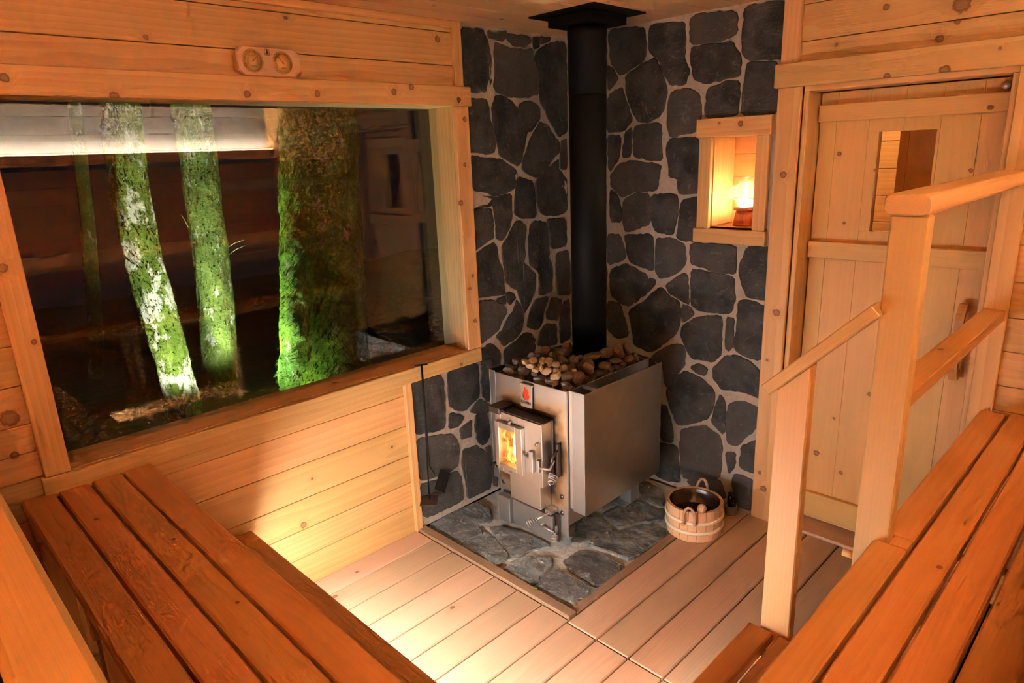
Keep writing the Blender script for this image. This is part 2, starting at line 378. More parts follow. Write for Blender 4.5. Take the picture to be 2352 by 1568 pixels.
# outlines of the masonry stones (metres on their wall) and the rocks on the stove
LSTONES=[[(-0.762,2.377),(-0.629,2.381),(-0.6,2.34),(-0.577,2.261),(-0.582,2.184),(-0.577,2.134),(-0.603,2.105),(-0.73,2.104),(-0.766,2.127),(-0.759,2.265)],[(-0.592,2.38),(-0.537,2.375),(-0.516,2.382),(-0.472,2.389),(-0.476,2.361),(-0.498,2.343),(-0.531,2.346),(-0.593,2.352)],[(-0.467,2.378),(-0.421,2.377),(-0.307,2.375),(-0.295,2.353),(-0.345,2.327),(-0.423,2.329),(-0.468,2.354)],[(-0.28,2.374),(-0.236,2.375),(-0.236,2.334),(-0.278,2.323)],[(-0.223,2.385),(-0.15,2.385),(-0.16,2.369),(-0.222,2.35)],[(-0.548,2.334),(-0.491,2.322),(-0.45,2.311),(-0.346,2.31),(-0.292,2.322),(-0.281,2.256),(-0.251,2.199),(-0.257,2.104),(-0.356,2.089),(-0.462,2.087),(-0.554,2.107),(-0.573,2.134),(-0.557,2.213),(-0.56,2.278)],[(-0.227,2.329),(-0.141,2.362),(-0.029,2.373),(-0.024,2.191),(-0.027,2.067),(-0.03,1.921),(-0.097,1.89),(-0.155,1.959),(-0.201,2.027),(-0.238,2.068),(-0.234,2.158),(-0.181,2.173),(-0.232,2.212),(-0.271,2.274),(-0.26,2.307)],[(-0.736,2.071),(-0.622,2.071),(-0.608,2.032),(-0.61,1.998),(-0.589,1.942),(-0.576,1.884),(-0.588,1.826),(-0.622,1.818),(-0.671,1.825),(-0.746,1.83)],[(-0.563,2.09),(-0.496,2.086),(-0.446,2.064),(-0.396,2.015),(-0.399,2.047),(-0.357,2.066),(-0.303,2.064),(-0.248,2.038),(-0.25,1.983),(-0.289,1.947),(-0.318,1.923),(-0.346,1.923),(-0.362,1.881),(-0.399,1.772),(-0.427,1.752),(-0.488,1.781),(-0.555,1.813),(-0.567,1.895),(-0.587,1.97),(-0.591,2.033)],[(-0.246,1.971),(-0.175,1.947),(-0.137,1.903),(-0.088,1.857),(-0.09,1.813),(-0.161,1.77),(-0.222,1.721),(-0.281,1.686),(-0.347,1.708),(-0.392,1.735),(-0.385,1.771),(-0.35,1.832),(-0.31,1.898)],[(-0.078,1.87),(-0.031,1.882),(-0.035,1.719),(-0.092,1.725),(-0.084,1.812)],[(-0.743,1.813),(-0.656,1.798),(-0.539,1.789),(-0.48,1.757),(-0.428,1.724),(-0.431,1.681),(-0.451,1.642),(-0.523,1.619),(-0.61,1.613),(-0.642,1.633),(-0.739,1.651)],[(-0.292,1.667),(-0.223,1.708),(-0.142,1.756),(-0.101,1.774),(-0.102,1.722),(-0.062,1.688),(-0.031,1.66),(-0.034,1.497),(-0.068,1.479),(-0.208,1.479),(-0.257,1.498),(-0.289,1.566)],[(-0.421,1.699),(-0.32,1.669),(-0.303,1.636),(-0.301,1.566),(-0.303,1.555),(-0.297,1.496),(-0.315,1.477),(-0.401,1.482),(-0.458,1.51),(-0.455,1.567),(-0.448,1.617)],[(-0.745,1.629),(-0.635,1.611),(-0.589,1.602),(-0.477,1.614),(-0.481,1.501),(-0.503,1.44),(-0.563,1.383),(-0.598,1.398),(-0.593,1.5),(-0.595,1.572),(-0.638,1.562),(-0.747,1.562)],[(-0.747,1.552),(-0.699,1.553),(-0.623,1.549),(-0.615,1.496),(-0.616,1.401),(-0.68,1.383),(-0.747,1.355)],[(-0.744,1.337),(-0.682,1.363),(-0.619,1.378),(-0.597,1.353),(-0.6,1.301),(-0.564,1.232),(-0.561,1.143),(-0.555,1.1),(-0.652,1.108),(-0.745,1.113)],[(-0.452,1.469),(-0.418,1.469),(-0.377,1.438),(-0.384,1.386),(-0.395,1.328),(-0.389,1.291),(-0.408,1.246),(-0.345,1.194),(-0.315,1.171),(-0.323,1.085),(-0.347,1.046),(-0.39,0.991),(-0.408,0.969),(-0.432,1.018),(-0.462,1.109),(-0.503,1.128),(-0.539,1.158),(-0.547,1.23),(-0.563,1.314),(-0.56,1.354),(-0.514,1.395),(-0.478,1.443)],[(-0.347,1.441),(-0.307,1.461),(-0.218,1.444),(-0.203,1.366),(-0.198,1.298),(-0.202,1.242),(-0.18,1.208),(-0.175,1.15),(-0.187,1.05),(-0.293,1.049),(-0.283,1.173),(-0.357,1.23),(-0.363,1.288),(-0.364,1.354)],[(-0.2,1.457),(-0.05,1.446),(-0.044,1.297),(-0.14,1.29),(-0.182,1.305),(-0.191,1.377),(-0.21,1.434)],[(-0.141,1.259),(-0.034,1.268),(-0.022,1.153),(-0.026,1.002),(-0.129,1.02),(-0.144,1.075),(-0.144,1.171)],[(-0.547,1.099),(-0.521,1.104),(-0.489,1.089),(-0.473,1.062),(-0.517,1.033),(-0.545,1.063)],[(-0.613,1.081),(-0.556,1.089),(-0.55,1.045),(-0.606,1.062)],[(-0.742,1.095),(-0.63,1.075),(-0.567,1.036),(-0.544,1.002),(-0.588,0.956),(-0.607,0.917),(-0.665,0.893),(-0.739,0.867),(-0.747,0.97)],[(-0.469,1.055),(-0.432,1.011),(-0.413,0.964),(-0.424,0.916),(-0.439,0.875),(-0.485,0.841),(-0.58,0.818),(-0.606,0.855),(-0.634,0.88),(-0.583,0.906),(-0.546,0.959),(-0.498,0.993)],[(-0.316,1.028),(-0.215,1.026),(-0.235,0.981),(-0.26,0.934),(-0.262,0.896),(-0.305,0.853),(-0.35,0.866),(-0.394,0.888),(-0.385,0.927),(-0.359,0.985)],[(-0.187,1.014),(-0.101,0.986),(-0.102,0.93),(-0.133,0.889),(-0.143,0.872),(-0.229,0.899),(-0.232,0.935),(-0.202,0.981)],[(-0.234,0.87),(-0.149,0.849),(-0.144,0.731),(-0.234,0.738),(-0.318,0.764),(-0.292,0.834)],[(-0.081,0.969),(-0.031,0.973),(-0.022,0.738),(-0.118,0.725),(-0.122,0.854)],[(-0.414,0.857),(-0.325,0.828),(-0.327,0.76),(-0.369,0.653),(-0.582,0.707),(-0.577,0.796),(-0.477,0.826)],[(-0.741,0.837),(-0.676,0.853),(-0.637,0.825),(-0.606,0.787),(-0.611,0.714),(-0.755,0.751)],[(-1.204,0.781),(-1.025,0.773),(-1.006,0.733),(-1.011,0.584),(-1.025,0.492),(-1.089,0.49),(-1.201,0.514),(-1.207,0.644)],[(-0.973,0.776),(-0.771,0.777),(-0.775,0.588),(-0.82,0.567),(-0.873,0.539),(-0.923,0.551),(-0.977,0.59),(-0.98,0.674)],[(-0.982,0.552),(-0.916,0.525),(-0.885,0.503),(-0.931,0.465),(-0.993,0.475)],[(-0.836,0.472),(-0.843,0.377),(-0.915,0.387),(-0.921,0.445)],[(-0.845,0.52),(-0.768,0.571),(-0.709,0.513),(-0.721,0.474),(-0.812,0.503)],[(-0.808,0.488),(-0.722,0.464),(-0.706,0.349),(-0.732,0.307),(-0.768,0.302),(-0.802,0.335),(-0.817,0.428)],[(-1.196,0.481),(-1.075,0.462),(-0.973,0.435),(-0.941,0.376),(-0.936,0.329),(-0.951,0.25),(-1.014,0.236),(-1.134,0.248),(-1.194,0.262),(-1.202,0.384)],[(-0.911,0.324),(-0.812,0.317),(-0.754,0.253),(-0.722,0.172),(-0.721,0.075),(-0.736,0.032),(-0.823,0.034),(-0.898,0.036),(-0.903,0.147),(-0.923,0.247)],[(-1.197,0.239),(-1.097,0.22),(-0.957,0.221),(-0.931,0.172),(-0.926,0.048),(-0.963,0.038),(-1.192,0.044)],[(-0.756,0.279),(-0.715,0.283),(-0.705,0.158),(-0.672,0.071),(-0.676,0.019),(-0.705,0.039),(-0.709,0.16)],[(-0.747,0.771),(-0.683,0.775),(-0.664,0.723),(-0.693,0.627),(-0.704,0.532),(-0.756,0.583)]]
RSTONES=[[(0.277,2.39),(0.41,2.385),(0.483,2.372),(0.498,2.296),(0.481,2.228),(0.374,2.186),(0.341,2.182),(0.292,2.242)],[(0.518,2.377),(0.596,2.376),(0.705,2.366),(0.712,2.289),(0.706,2.216),(0.737,2.151),(0.718,2.102),(0.642,2.106),(0.607,2.151),(0.57,2.232),(0.516,2.273)],[(0.741,2.387),(0.959,2.372),(0.969,2.29),(0.89,2.265),(0.741,2.275)],[(1.008,2.383),(1.185,2.374),(1.187,2.159),(1.042,2.171),(1.004,2.2),(1.001,2.288)],[(0.751,2.254),(0.876,2.248),(0.949,2.248),(0.989,2.189),(0.992,2.112),(0.928,2.109),(0.844,2.094),(0.767,2.116),(0.748,2.191)],[(1.032,2.156),(1.165,2.142),(1.179,1.943),(1.016,1.942),(1.018,2.058),(1.026,2.109)],[(0.552,2.23),(0.608,2.109),(0.618,2.066),(0.602,1.996),(0.576,1.965),(0.518,1.943),(0.457,1.95),(0.419,2.008),(0.383,2.093),(0.379,2.167),(0.476,2.211)],[(0.267,2.226),(0.297,2.208),(0.326,2.165),(0.272,2.11)],[(0.272,2.083),(0.355,2.117),(0.373,2.056),(0.419,1.956),(0.367,1.909),(0.267,1.907)],[(0.652,2.066),(0.74,2.073),(0.794,2.043),(0.806,1.954),(0.788,1.889),(0.73,1.879),(0.649,1.866),(0.63,1.922),(0.636,2.029)],[(0.839,2.064),(0.929,2.089),(0.991,2.081),(0.991,2.001),(0.986,1.946),(0.836,1.941)],[(0.267,1.883),(0.345,1.88),(0.336,1.775),(0.277,1.7)],[(0.381,1.893),(0.415,1.915),(0.409,1.781),(0.363,1.776)],[(0.439,1.921),(0.588,1.928),(0.591,1.836),(0.6,1.758),(0.512,1.762),(0.434,1.78),(0.433,1.857)],[(0.697,1.85),(0.798,1.853),(0.816,1.601),(0.71,1.596),(0.7,1.626),(0.738,1.656),(0.646,1.678),(0.644,1.731),(0.625,1.805),(0.645,1.852)],[(0.29,1.68),(0.35,1.739),(0.436,1.751),(0.595,1.728),(0.585,1.679),(0.572,1.614),(0.505,1.605),(0.438,1.605),(0.359,1.574),(0.293,1.632)],[(0.285,1.603),(0.329,1.571),(0.351,1.502),(0.348,1.441),(0.29,1.438)],[(0.371,1.548),(0.448,1.589),(0.524,1.588),(0.535,1.441),(0.431,1.403),(0.386,1.393),(0.37,1.462)],[(0.545,1.582),(0.688,1.585),(0.699,1.543),(0.688,1.459),(0.672,1.392),(0.58,1.403),(0.553,1.453)],[(0.723,1.555),(0.809,1.575),(0.819,1.427),(0.8,1.365),(0.699,1.374),(0.71,1.46)],[(0.58,1.363),(0.683,1.365),(0.741,1.342),(0.748,1.246),(0.679,1.186),(0.607,1.162),(0.58,1.197),(0.578,1.298)],[(0.381,1.37),(0.553,1.38),(0.557,1.246),(0.56,1.2),(0.492,1.211),(0.417,1.233),(0.392,1.302)],[(0.268,1.364),(0.344,1.368),(0.387,1.25),(0.268,1.2)],[(0.288,1.168),(0.388,1.215),(0.482,1.179),(0.571,1.161),(0.579,1.129),(0.534,1.085),(0.411,0.99),(0.373,0.994),(0.296,1.035)],[(0.268,0.99),(0.344,0.99),(0.363,0.942),(0.407,0.82),(0.336,0.789),(0.268,0.826)],[(0.411,0.954),(0.515,1.021),(0.606,1.11),(0.663,1.066),(0.719,1.047),(0.728,0.976),(0.712,0.892),(0.65,0.825),(0.551,0.751),(0.451,0.772),(0.439,0.844)],[(0.644,1.126),(0.76,1.202),(0.777,1.044),(0.744,1.056),(0.667,1.089)],[(0.777,1.351),(1.016,1.351),(1.019,1.269),(1.017,1.226),(0.912,1.224),(0.859,1.243),(0.781,1.252)],[(1.075,1.351),(1.178,1.358),(1.179,1.117),(1.088,1.123),(1.063,1.173),(1.042,1.256)],[(0.787,1.221),(0.878,1.212),(1.013,1.203),(1.024,1.098),(1.003,1.031),(0.913,1.023),(0.833,1.024),(0.797,1.045)],[(0.744,1.034),(0.785,1.025),(0.807,0.996),(0.747,0.945)],[(0.748,0.917),(0.817,0.972),(0.914,0.996),(0.959,0.999),(0.965,0.814),(0.925,0.767),(0.811,0.762),(0.772,0.811),(0.742,0.875)],[(0.991,1.002),(1.024,1.001),(1.025,0.889),(1.008,0.841),(0.994,0.851)],[(1.047,1.089),(1.093,1.1),(1.181,1.082),(1.187,0.885),(1.165,0.822),(1.076,0.837),(1.038,0.867),(1.048,0.974)],[(0.663,0.796),(0.746,0.82),(0.764,0.774),(0.761,0.716),(0.695,0.631),(0.657,0.568),(0.632,0.695),(0.557,0.713)],[(0.804,0.71),(0.844,0.734),(0.893,0.719),(0.881,0.688),(0.839,0.691)],[(0.928,0.727),(0.993,0.804),(1.06,0.817),(1.143,0.785),(1.182,0.736),(1.185,0.63),(1.137,0.643),(1.078,0.646),(0.98,0.632),(0.934,0.678)],[(0.66,0.541),(0.705,0.625),(0.771,0.682),(0.864,0.66),(0.937,0.608),(0.938,0.54),(0.907,0.455),(0.82,0.407),(0.735,0.375),(0.695,0.443)],[(0.975,0.599),(1.002,0.555),(1.003,0.392),(0.935,0.441),(0.957,0.544)],[(1.025,0.557),(1.098,0.591),(1.184,0.572),(1.178,0.484),(1.125,0.421),(1.079,0.355),(1.029,0.357),(1.018,0.49)],[(0.756,0.343),(0.84,0.384),(0.895,0.408),(0.977,0.378),(0.996,0.315),(0.996,0.215),(0.988,0.147),(0.871,0.08),(0.777,0.077),(0.758,0.215)],[(0.632,0.46),(0.66,0.457),(0.7,0.341),(0.702,0.26),(0.637,0.256)],[(0.617,0.226),(0.733,0.242),(0.746,0.144),(0.759,0.041),(0.672,0.022),(0.6,0.037)],[(1.021,0.293),(1.07,0.306),(1.065,0.228),(1.044,0.188)],[(1.105,0.352),(1.179,0.407),(1.186,0.233),(1.103,0.24)],[(1.075,0.189),(1.174,0.186),(1.17,0.021),(1.094,0.022),(1.064,0.136)],[(0.8,0.059),(0.991,0.129),(1.032,0.035),(0.868,0.022)]]
FSTONES=[[(0.009,-1.17),(0.011,-0.957),(0.031,-0.852),(0.129,-0.853),(0.207,-0.917),(0.199,-1.004),(0.268,-1.034),(0.256,-1.104),(0.235,-1.181),(0.146,-1.201)],[(0.261,-1.172),(0.239,-0.999),(0.391,-1.042),(0.501,-1.083),(0.515,-1.137),(0.524,-1.193),(0.415,-1.2),(0.278,-1.199)],[(0.258,-0.982),(0.292,-0.921),(0.433,-0.888),(0.596,-0.889),(0.552,-0.97),(0.544,-1.045),(0.517,-1.075),(0.413,-1.038)],[(0.576,-1.197),(0.556,-1.114),(0.566,-1.052),(0.658,-0.957),(0.707,-1.004),(0.722,-1.078),(0.742,-1.179),(0.649,-1.192)],[(0.73,-1.047),(0.781,-1.013),(0.857,-1.018),(0.95,-1.016),(0.975,-1.005),(0.976,-1.082),(0.973,-1.165),(0.961,-1.191),(0.864,-1.188),(0.767,-1.186)],[(0.719,-0.942),(0.725,-0.816),(0.812,-0.787),(0.936,-0.794),(0.972,-0.843),(0.971,-0.957),(0.947,-0.99),(0.853,-0.98),(0.784,-0.974)],[(0.721,-0.765),(0.723,-0.633),(0.762,-0.576),(0.829,-0.411),(0.936,-0.423),(0.955,-0.473),(0.946,-0.733),(0.848,-0.741)],[(0.66,-0.819),(0.554,-0.597),(0.599,-0.533),(0.743,-0.586),(0.728,-0.68),(0.704,-0.744)],[(0.599,-0.493),(0.632,-0.346),(0.663,-0.268),(0.84,-0.29),(0.856,-0.348),(0.781,-0.469),(0.755,-0.552)],[(0.548,-0.091),(0.572,-0.041),(0.679,-0.082),(0.737,-0.133),(0.798,-0.236),(0.68,-0.235)]]
SSTONES=[(0.27,-0.801,0.789,0.0325,0.021,'g'),(0.335,-0.772,0.789,0.0284,0.0273,'g'),(0.464,-0.803,0.789,0.0348,0.022,'g'),(0.545,-0.795,0.789,0.0378,0.0223,'g'),(0.628,-0.79,0.789,0.0336,0.0159,'g'),(0.363,-0.785,0.849,0.0206,0.015,'t'),(0.378,-0.74,0.853,0.0263,0.0135,'t'),(0.408,-0.797,0.844,0.0266,0.0155,'t'),(0.464,-0.784,0.84,0.0146,0.0238,'t'),(0.418,-0.725,0.851,0.0157,0.018,'t'),(0.443,-0.7,0.852,0.0224,0.0142,'t'),(0.476,-0.728,0.846,0.0229,0.0148,'t'),(0.5,-0.715,0.845,0.0177,0.017,'t'),(0.512,-0.797,0.834,0.026,0.0181,'t'),(0.578,-0.803,0.827,0.0271,0.0171,'t'),(0.554,-0.724,0.839,0.0189,0.0211,'t'),(0.549,-0.762,0.835,0.0188,0.0144,'t'),(0.613,-0.712,0.835,0.0151,0.0151,'t'),(0.463,-0.816,0.836,0.0182,0.0131,'t'),(0.297,-0.782,0.838,0.0209,0.0175,'r'),(0.456,-0.82,0.819,0.0175,0.0117,'b'),(0.329,-0.602,0.854,0.0305,0.0242,'r'),(0.391,-0.619,0.848,0.0185,0.0192,'b'),(0.403,-0.563,0.853,0.0396,0.024,'b'),(0.379,-0.487,0.855,0.0285,0.0324,'b'),(0.474,-0.633,0.839,0.0332,0.0173,'b'),(0.518,-0.604,0.839,0.0256,0.0271,'b'),(0.518,-0.554,0.844,0.0197,0.0121,'b'),(0.61,-0.612,0.829,0.0434,0.0368,'b'),(0.549,-0.502,0.847,0.0503,0.021,'b'),(0.582,-0.436,0.851,0.043,0.0299,'b'),(0.619,-0.384,0.854,0.0315,0.0423,'b'),(0.63,-0.329,0.855,0.0213,0.033,'b'),(0.634,-0.32,0.796,0.032,0.0254,'r'),(0.631,-0.42,0.815,0.0351,0.016,'b'),(0.63,-0.503,0.805,0.0368,0.0308,'b'),(0.637,-0.418,0.785,0.0306,0.023,'d'),(0.626,-0.549,0.783,0.0418,0.0224,'d'),(0.557,-0.68,0.826,0.0228,0.0191,'b'),(0.604,-0.752,0.813,0.0344,0.0258,'b'),(0.632,-0.711,0.806,0.0331,0.0288,'r'),(0.645,-0.656,0.788,0.0218,0.0145,'d'),(0.342,-0.668,0.846,0.0192,0.0154,'d'),(0.647,-0.721,0.774,0.0251,0.0143,'d'),(0.642,-0.278,0.8,0.0236,0.0236,'d'),(0.308,-0.683,0.848,0.0212,0.0174,'b')]
def steel_mat(name, stains=False, base=(0.60, 0.575, 0.545), rough=0.42):
    N = NT(name)
    pos = N.n('ShaderNodeNewGeometry').outputs['Position']
    br = N.noise(N.vmul(pos, (400.0, 400.0, 14.0)), 1.0, 2.0)
    bl = N.noise(pos, 11.0, 4.0)
    c = N.mix(N.math('MULTIPLY_ADD', bl, 0.9, -0.2, True), base, tuple(x * 0.74 for x in base))
    r = N.math('ADD', N.math('MULTIPLY_ADD', br, 0.10, rough - 0.05), N.math('MULTIPLY_ADD', bl, 0.14, -0.07))
    if stains:      # heat colours of the steel around the fire door: straw, bronze, blue and soot
        sp = N.n('ShaderNodeSeparateXYZ', {0: pos}); x, z = sp.outputs[0], sp.outputs[2]
        wob = N.math('MULTIPLY_ADD', bl, 0.10, -0.05)
        dx = N.math('SUBTRACT', N.math('ABSOLUTE', N.math('SUBTRACT', x, 0.445)), 0.125)
        dz = N.math('SUBTRACT', N.math('ABSOLUTE', N.math('SUBTRACT', z, 0.45)), 0.165)
        dd = N.math('ADD', N.math('MAXIMUM', N.math('MAXIMUM', dx, dz), 0.0), wob)
        side = N.math('MULTIPLY', N.smooth(x, 0.56, 0.62), N.math('MULTIPLY', N.smooth(z, 0.26, 0.42), N.smooth(z, 0.62, 0.5)))
        dd = N.math('SUBTRACT', dd, N.math('MULTIPLY', side, 0.03))
        straw = N.smooth(dd, 0.13, 0.06); bronze = N.smooth(dd, 0.085, 0.045); soot = N.smooth(dd, 0.052, 0.016)
        c = N.mix(N.math('MULTIPLY', straw, 0.75), c, (0.62, 0.40, 0.17))
        c = N.mix(N.math('MULTIPLY', bronze, 0.8), c, (0.30, 0.15, 0.06))
        c = N.mix(N.math('MULTIPLY', soot, 0.92), c, (0.05, 0.038, 0.045))
        r = N.math('ADD', r, N.math('MULTIPLY', soot, 0.2))
    return N.done(N.bsdf(c, r, 1.0))
M['steel'] = steel_mat('brushed_steel')
M['shield'] = steel_mat('shield_steel', False, (0.43, 0.405, 0.375), 0.44)
M['dull'] = steel_mat('dull_ash_door_steel', False, (0.40, 0.375, 0.345), 0.55)
M['steelfront'] = steel_mat('heat_stained_steel', True)
M['steeldoor'] = steel_mat('warm_steel', False, (0.62, 0.57, 0.51), 0.42)
M['darksteel'] = steel_mat('sooty_steel', False, (0.16, 0.13, 0.115), 0.42)
M['galv'] = plain('galvanised_leg', (0.50, 0.50, 0.49), 0.45, 0.8, 0.25, 40.0)
M['badge'] = plain('badge_steel', (0.55, 0.46, 0.37), 0.42, 0.8, 0.06)
M['red'] = plain('red_enamel', (0.62, 0.045, 0.015), 0.4)
M['ink'] = plain('black_ink', (0.02, 0.013, 0.008), 0.6)
M['brown_ink'] = plain('brown_ink', (0.16, 0.06, 0.02), 0.7)
M['brass'] = plain('brass_dial', (0.88, 0.52, 0.14), 0.5, 0.0, 0.06)
M['brassrim'] = plain('brass_rim', (0.60, 0.33, 0.09), 0.3, 0.9, 0.08)
M['glass'] = glass('window_glass', 1.5, (0.985, 1.0, 0.99))
M['lampglass'] = glass('lamp_glass', 1.6, (1, 0.99, 0.97), 0.0, 0.04)
M['ovenglass'] = glass('fire_door_glass', 1.4, (1.0, 0.93, 0.82))
M['clay'] = plain('terracotta', (0.55, 0.15, 0.05), 0.5, 0.0, 0.08)
M['rope'] = plain('rope_fibre', (0.52, 0.30, 0.16), 0.8, 0.0, 0.35, 160.0, 0.002)
M['liner'] = plain('dark_bucket_liner', (0.055, 0.028, 0.014), 0.22, 0.0, 0.3, 9.0)
M['water'] = plain('still_water', (0.02, 0.012, 0.008), 0.06)
M['blackgloss'] = plain('glossy_black', (0.008, 0.008, 0.009), 0.12)
M['soil'] = plain('dark_soil', (0.035, 0.04, 0.02), 0.95, 0.0, 0.4, 20.0, 0.02)
M['fern'] = plain('fern_green', (0.02, 0.035, 0.012), 0.8)
M['leaf'] = plain('fresh_leaf', (0.20, 0.30, 0.03), 0.6)
M['char'] = plain('charred_log', (0.03, 0.02, 0.015), 0.9, 0.0, 0.4, 60.0, 0.004)
M['led'] = emit('led_strip', LED_COLOR, LED_STEP)
M['ledrear'] = emit('led_rear_cove_strip', COVE_COLOR, LED_COVE_REAR)
M['ledcove'] = emit('led_cove_strip', COVE_COLOR, LED_COVE)
M['wick'] = emit('lamp_flame', (1.0, 0.71, 0.42), WICK)
M['vest'] = emit('vestibule_bulb', (1.0, 0.72, 0.42), VESTIBULE)

def fire_mat():
    N = NT('burning_fire')
    pos = N.n('ShaderNodeNewGeometry').outputs['Position']
    n1 = N.n('ShaderNodeTexNoise', {'Vector': N.vmul(pos, (16.0, 16.0, 8.0)), 'Scale': 1.0, 'Detail': 4.0, 'Distortion': 1.4}).outputs['Fac']
    heat = N.smooth(n1, 0.32, 0.66)
    c = N.mix(heat, (0.80, 0.19, 0.02), (1.0, 0.52, 0.14))
    s = N.math('MULTIPLY_ADD', heat, FIRE * 0.7, FIRE * 0.12)
    return N.done(N.n('ShaderNodeEmission', {'Color': c, 'Strength': s}).outputs[0])
M['fire'] = fire_mat()
M['firecore'] = emit('fire_core', (1.0, 0.74, 0.40), FIRE * 3.0)

def moss_mat(name, a, b, bark, amount, scale=16.0):
    N = NT(name)
    pos = N.n('ShaderNodeNewGeometry').outputs['Position']
    n1 = N.noise(N.vmul(pos, (1, 1, 0.7)), 5.0, 5.0, 0.65)
    n2 = N.noise(pos, scale * 3, 5.0, 0.7)
    n3 = N.noise(N.vmul(pos, (1, 1, 0.6)), 9.0, 6.0, 0.7)
    c = N.mix(N.smooth(n2, 0.35, 0.68), a, b)
    c = N.mix(N.smooth(n1, 0.35, 0.65), c, tuple(x * 0.55 for x in a))
    c = N.mix(N.smooth(n3, amount, amount + 0.09), c, bark)
    return N.done(N.bsdf(c, 0.9, 0.0, n2, 0.03, 0.1))
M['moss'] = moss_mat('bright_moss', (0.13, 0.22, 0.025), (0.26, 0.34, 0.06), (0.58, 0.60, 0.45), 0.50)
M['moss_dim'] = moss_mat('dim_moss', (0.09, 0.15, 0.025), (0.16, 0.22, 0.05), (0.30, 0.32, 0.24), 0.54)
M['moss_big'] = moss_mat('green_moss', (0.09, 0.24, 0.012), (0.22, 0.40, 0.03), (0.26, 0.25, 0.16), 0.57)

def rock_mat(name, light, dark, scale=40.0):
    N = NT(name)
    g = N.n('ShaderNodeTexCoord').outputs['Object']
    n1 = N.noise(g, scale, 5.0, 0.65)
    c = N.mix(n1, dark, light)
    return N.done(N.bsdf(c, 0.85, 0.0, n1, 0.004, 0.3))
M['rock_g'] = rock_mat('grey_rock', (0.30, 0.28, 0.26), (0.14, 0.13, 0.125))
M['rock_t'] = rock_mat('tan_rock', (0.52, 0.37, 0.225), (0.34, 0.225, 0.12))
M['rock_r'] = rock_mat('reddish_rock', (0.20, 0.13, 0.10), (0.11, 0.07, 0.055))
M['rock_b'] = rock_mat('brown_rock', (0.185, 0.13, 0.092), (0.09, 0.062, 0.045))
M['rock_d'] = rock_mat('dark_rock', (0.10, 0.07, 0.05), (0.04, 0.028, 0.02))

# ---------------------------------------------------------------- masonry stones
def add_stones(bm, polys, to3, thick, rough, seed, inset=0.006, cuts=2, grow=0.010):
    r = random.Random(seed)
    for pi, poly in enumerate(polys):
        # drop near duplicates, round the corners once, roughen the outline
        pts = []
        for p in poly:
            if not pts or (Vector(p) - Vector(pts[-1])).length > 0.006: pts.append(p)
        if (Vector(pts[0]) - Vector(pts[-1])).length < 0.006: pts.pop()
        if len(pts) < 3: continue
        ar = sum(pts[i][0] * pts[(i + 1) % len(pts)][1] - pts[(i + 1) % len(pts)][0] * pts[i][1] for i in range(len(pts)))
        if ar < 0: pts = pts[::-1]
        q = []
        n = len(pts)
        for i in range(n):
            a = Vector(pts[i]); b = Vector(pts[(i + 1) % n])
            L = (b - a).length; d = (b - a) / max(L, 1e-6); nn = Vector((-d.y, d.x))
            q.append(a.lerp(b, 0.10)); 
            m_ = int(L / 0.022)
            for k_ in range(1, m_): q.append(a.lerp(b, 0.10 + 0.8 * k_ / m_) + nn * r.uniform(-0.0045, 0.004))
            q.append(a.lerp(b, 0.90))
        n = len(q)
        def ring(off):
            out = []
            for i in range(n):
                a, b, c = q[i - 1], q[i], q[(i + 1) % n]
                e1 = (b - a); e2 = (c - b)
                if e1.length < 1e-6 or e2.length < 1e-6: out.append(b.copy()); continue
                m = Vector((-(e1.normalized().y + e2.normalized().y), e1.normalized().x + e2.normalized().x))
                m = m.normalized() if m.length > 1e-4 else Vector((0, 0))
                out.append(b + m * off)
            return out
        size = math.sqrt(abs(ar) / 2)
        ins = min(inset, size * 0.1)
        th = thick * r.uniform(0.75, 1.25)
        tilt = (r.uniform(-1, 1) * 0.03, r.uniform(-1, 1) * 0.03)
        cx = sum(p.x for p in q) / n; cy_ = sum(p.y for p in q) / n
        g_ = grow
        r0, r1, r2 = ring(-g_ - 0.001), ring(ins * 0.35 - g_), ring(ins - g_)
        h = lambda p: tilt[0] * (p.x - cx) + tilt[1] * (p.y - cy_)
        V0 = [bm.verts.new(to3(p.x, p.y, -0.004)) for p in r0]
        V1 = [bm.verts.new(to3(p.x, p.y, th * 0.72 + h(p))) for p in r1]
        V2 = [bm.verts.new(to3(p.x, p.y, th + h(p))) for p in r2]
        side = []
        for i in range(n):
            j = (i + 1) % n
            side.append(bm.faces.new((V0[i], V0[j], V1[j], V1[i])))
            side.append(bm.faces.new((V1[i], V1[j], V2[j], V2[i])))
        cap = bm.faces.new(V2)
        back = bm.faces.new(V0[::-1])
        tr = bmesh.ops.triangulate(bm, faces=[cap], ngon_method='BEAUTY')['faces']
        es = [e for f in tr for e in f.edges]
        es = list({e for e in es if not (e.verts[0] in V2 and e.verts[1] in V2 and len([f for f in e.link_faces if f in tr]) < 2)})
        if cuts and es:
            sub = bmesh.ops.subdivide_edges(bm, edges=es, cuts=cuts, use_grid_fill=True)
            new = [g for g in sub['geom_inner'] if isinstance(g, bmesh.types.BMVert)]
            nv = Vector(to3(0, 0, 1)) - Vector(to3(0, 0, 0))
            for v in new:
                k = v.co * 7.0 + Vector((pi * 3.1, 0, 0))
                v.co += nv * rough * (mnoise.noise(k) * 0.9 + mnoise.noise(k * 3.1) * 0.5)

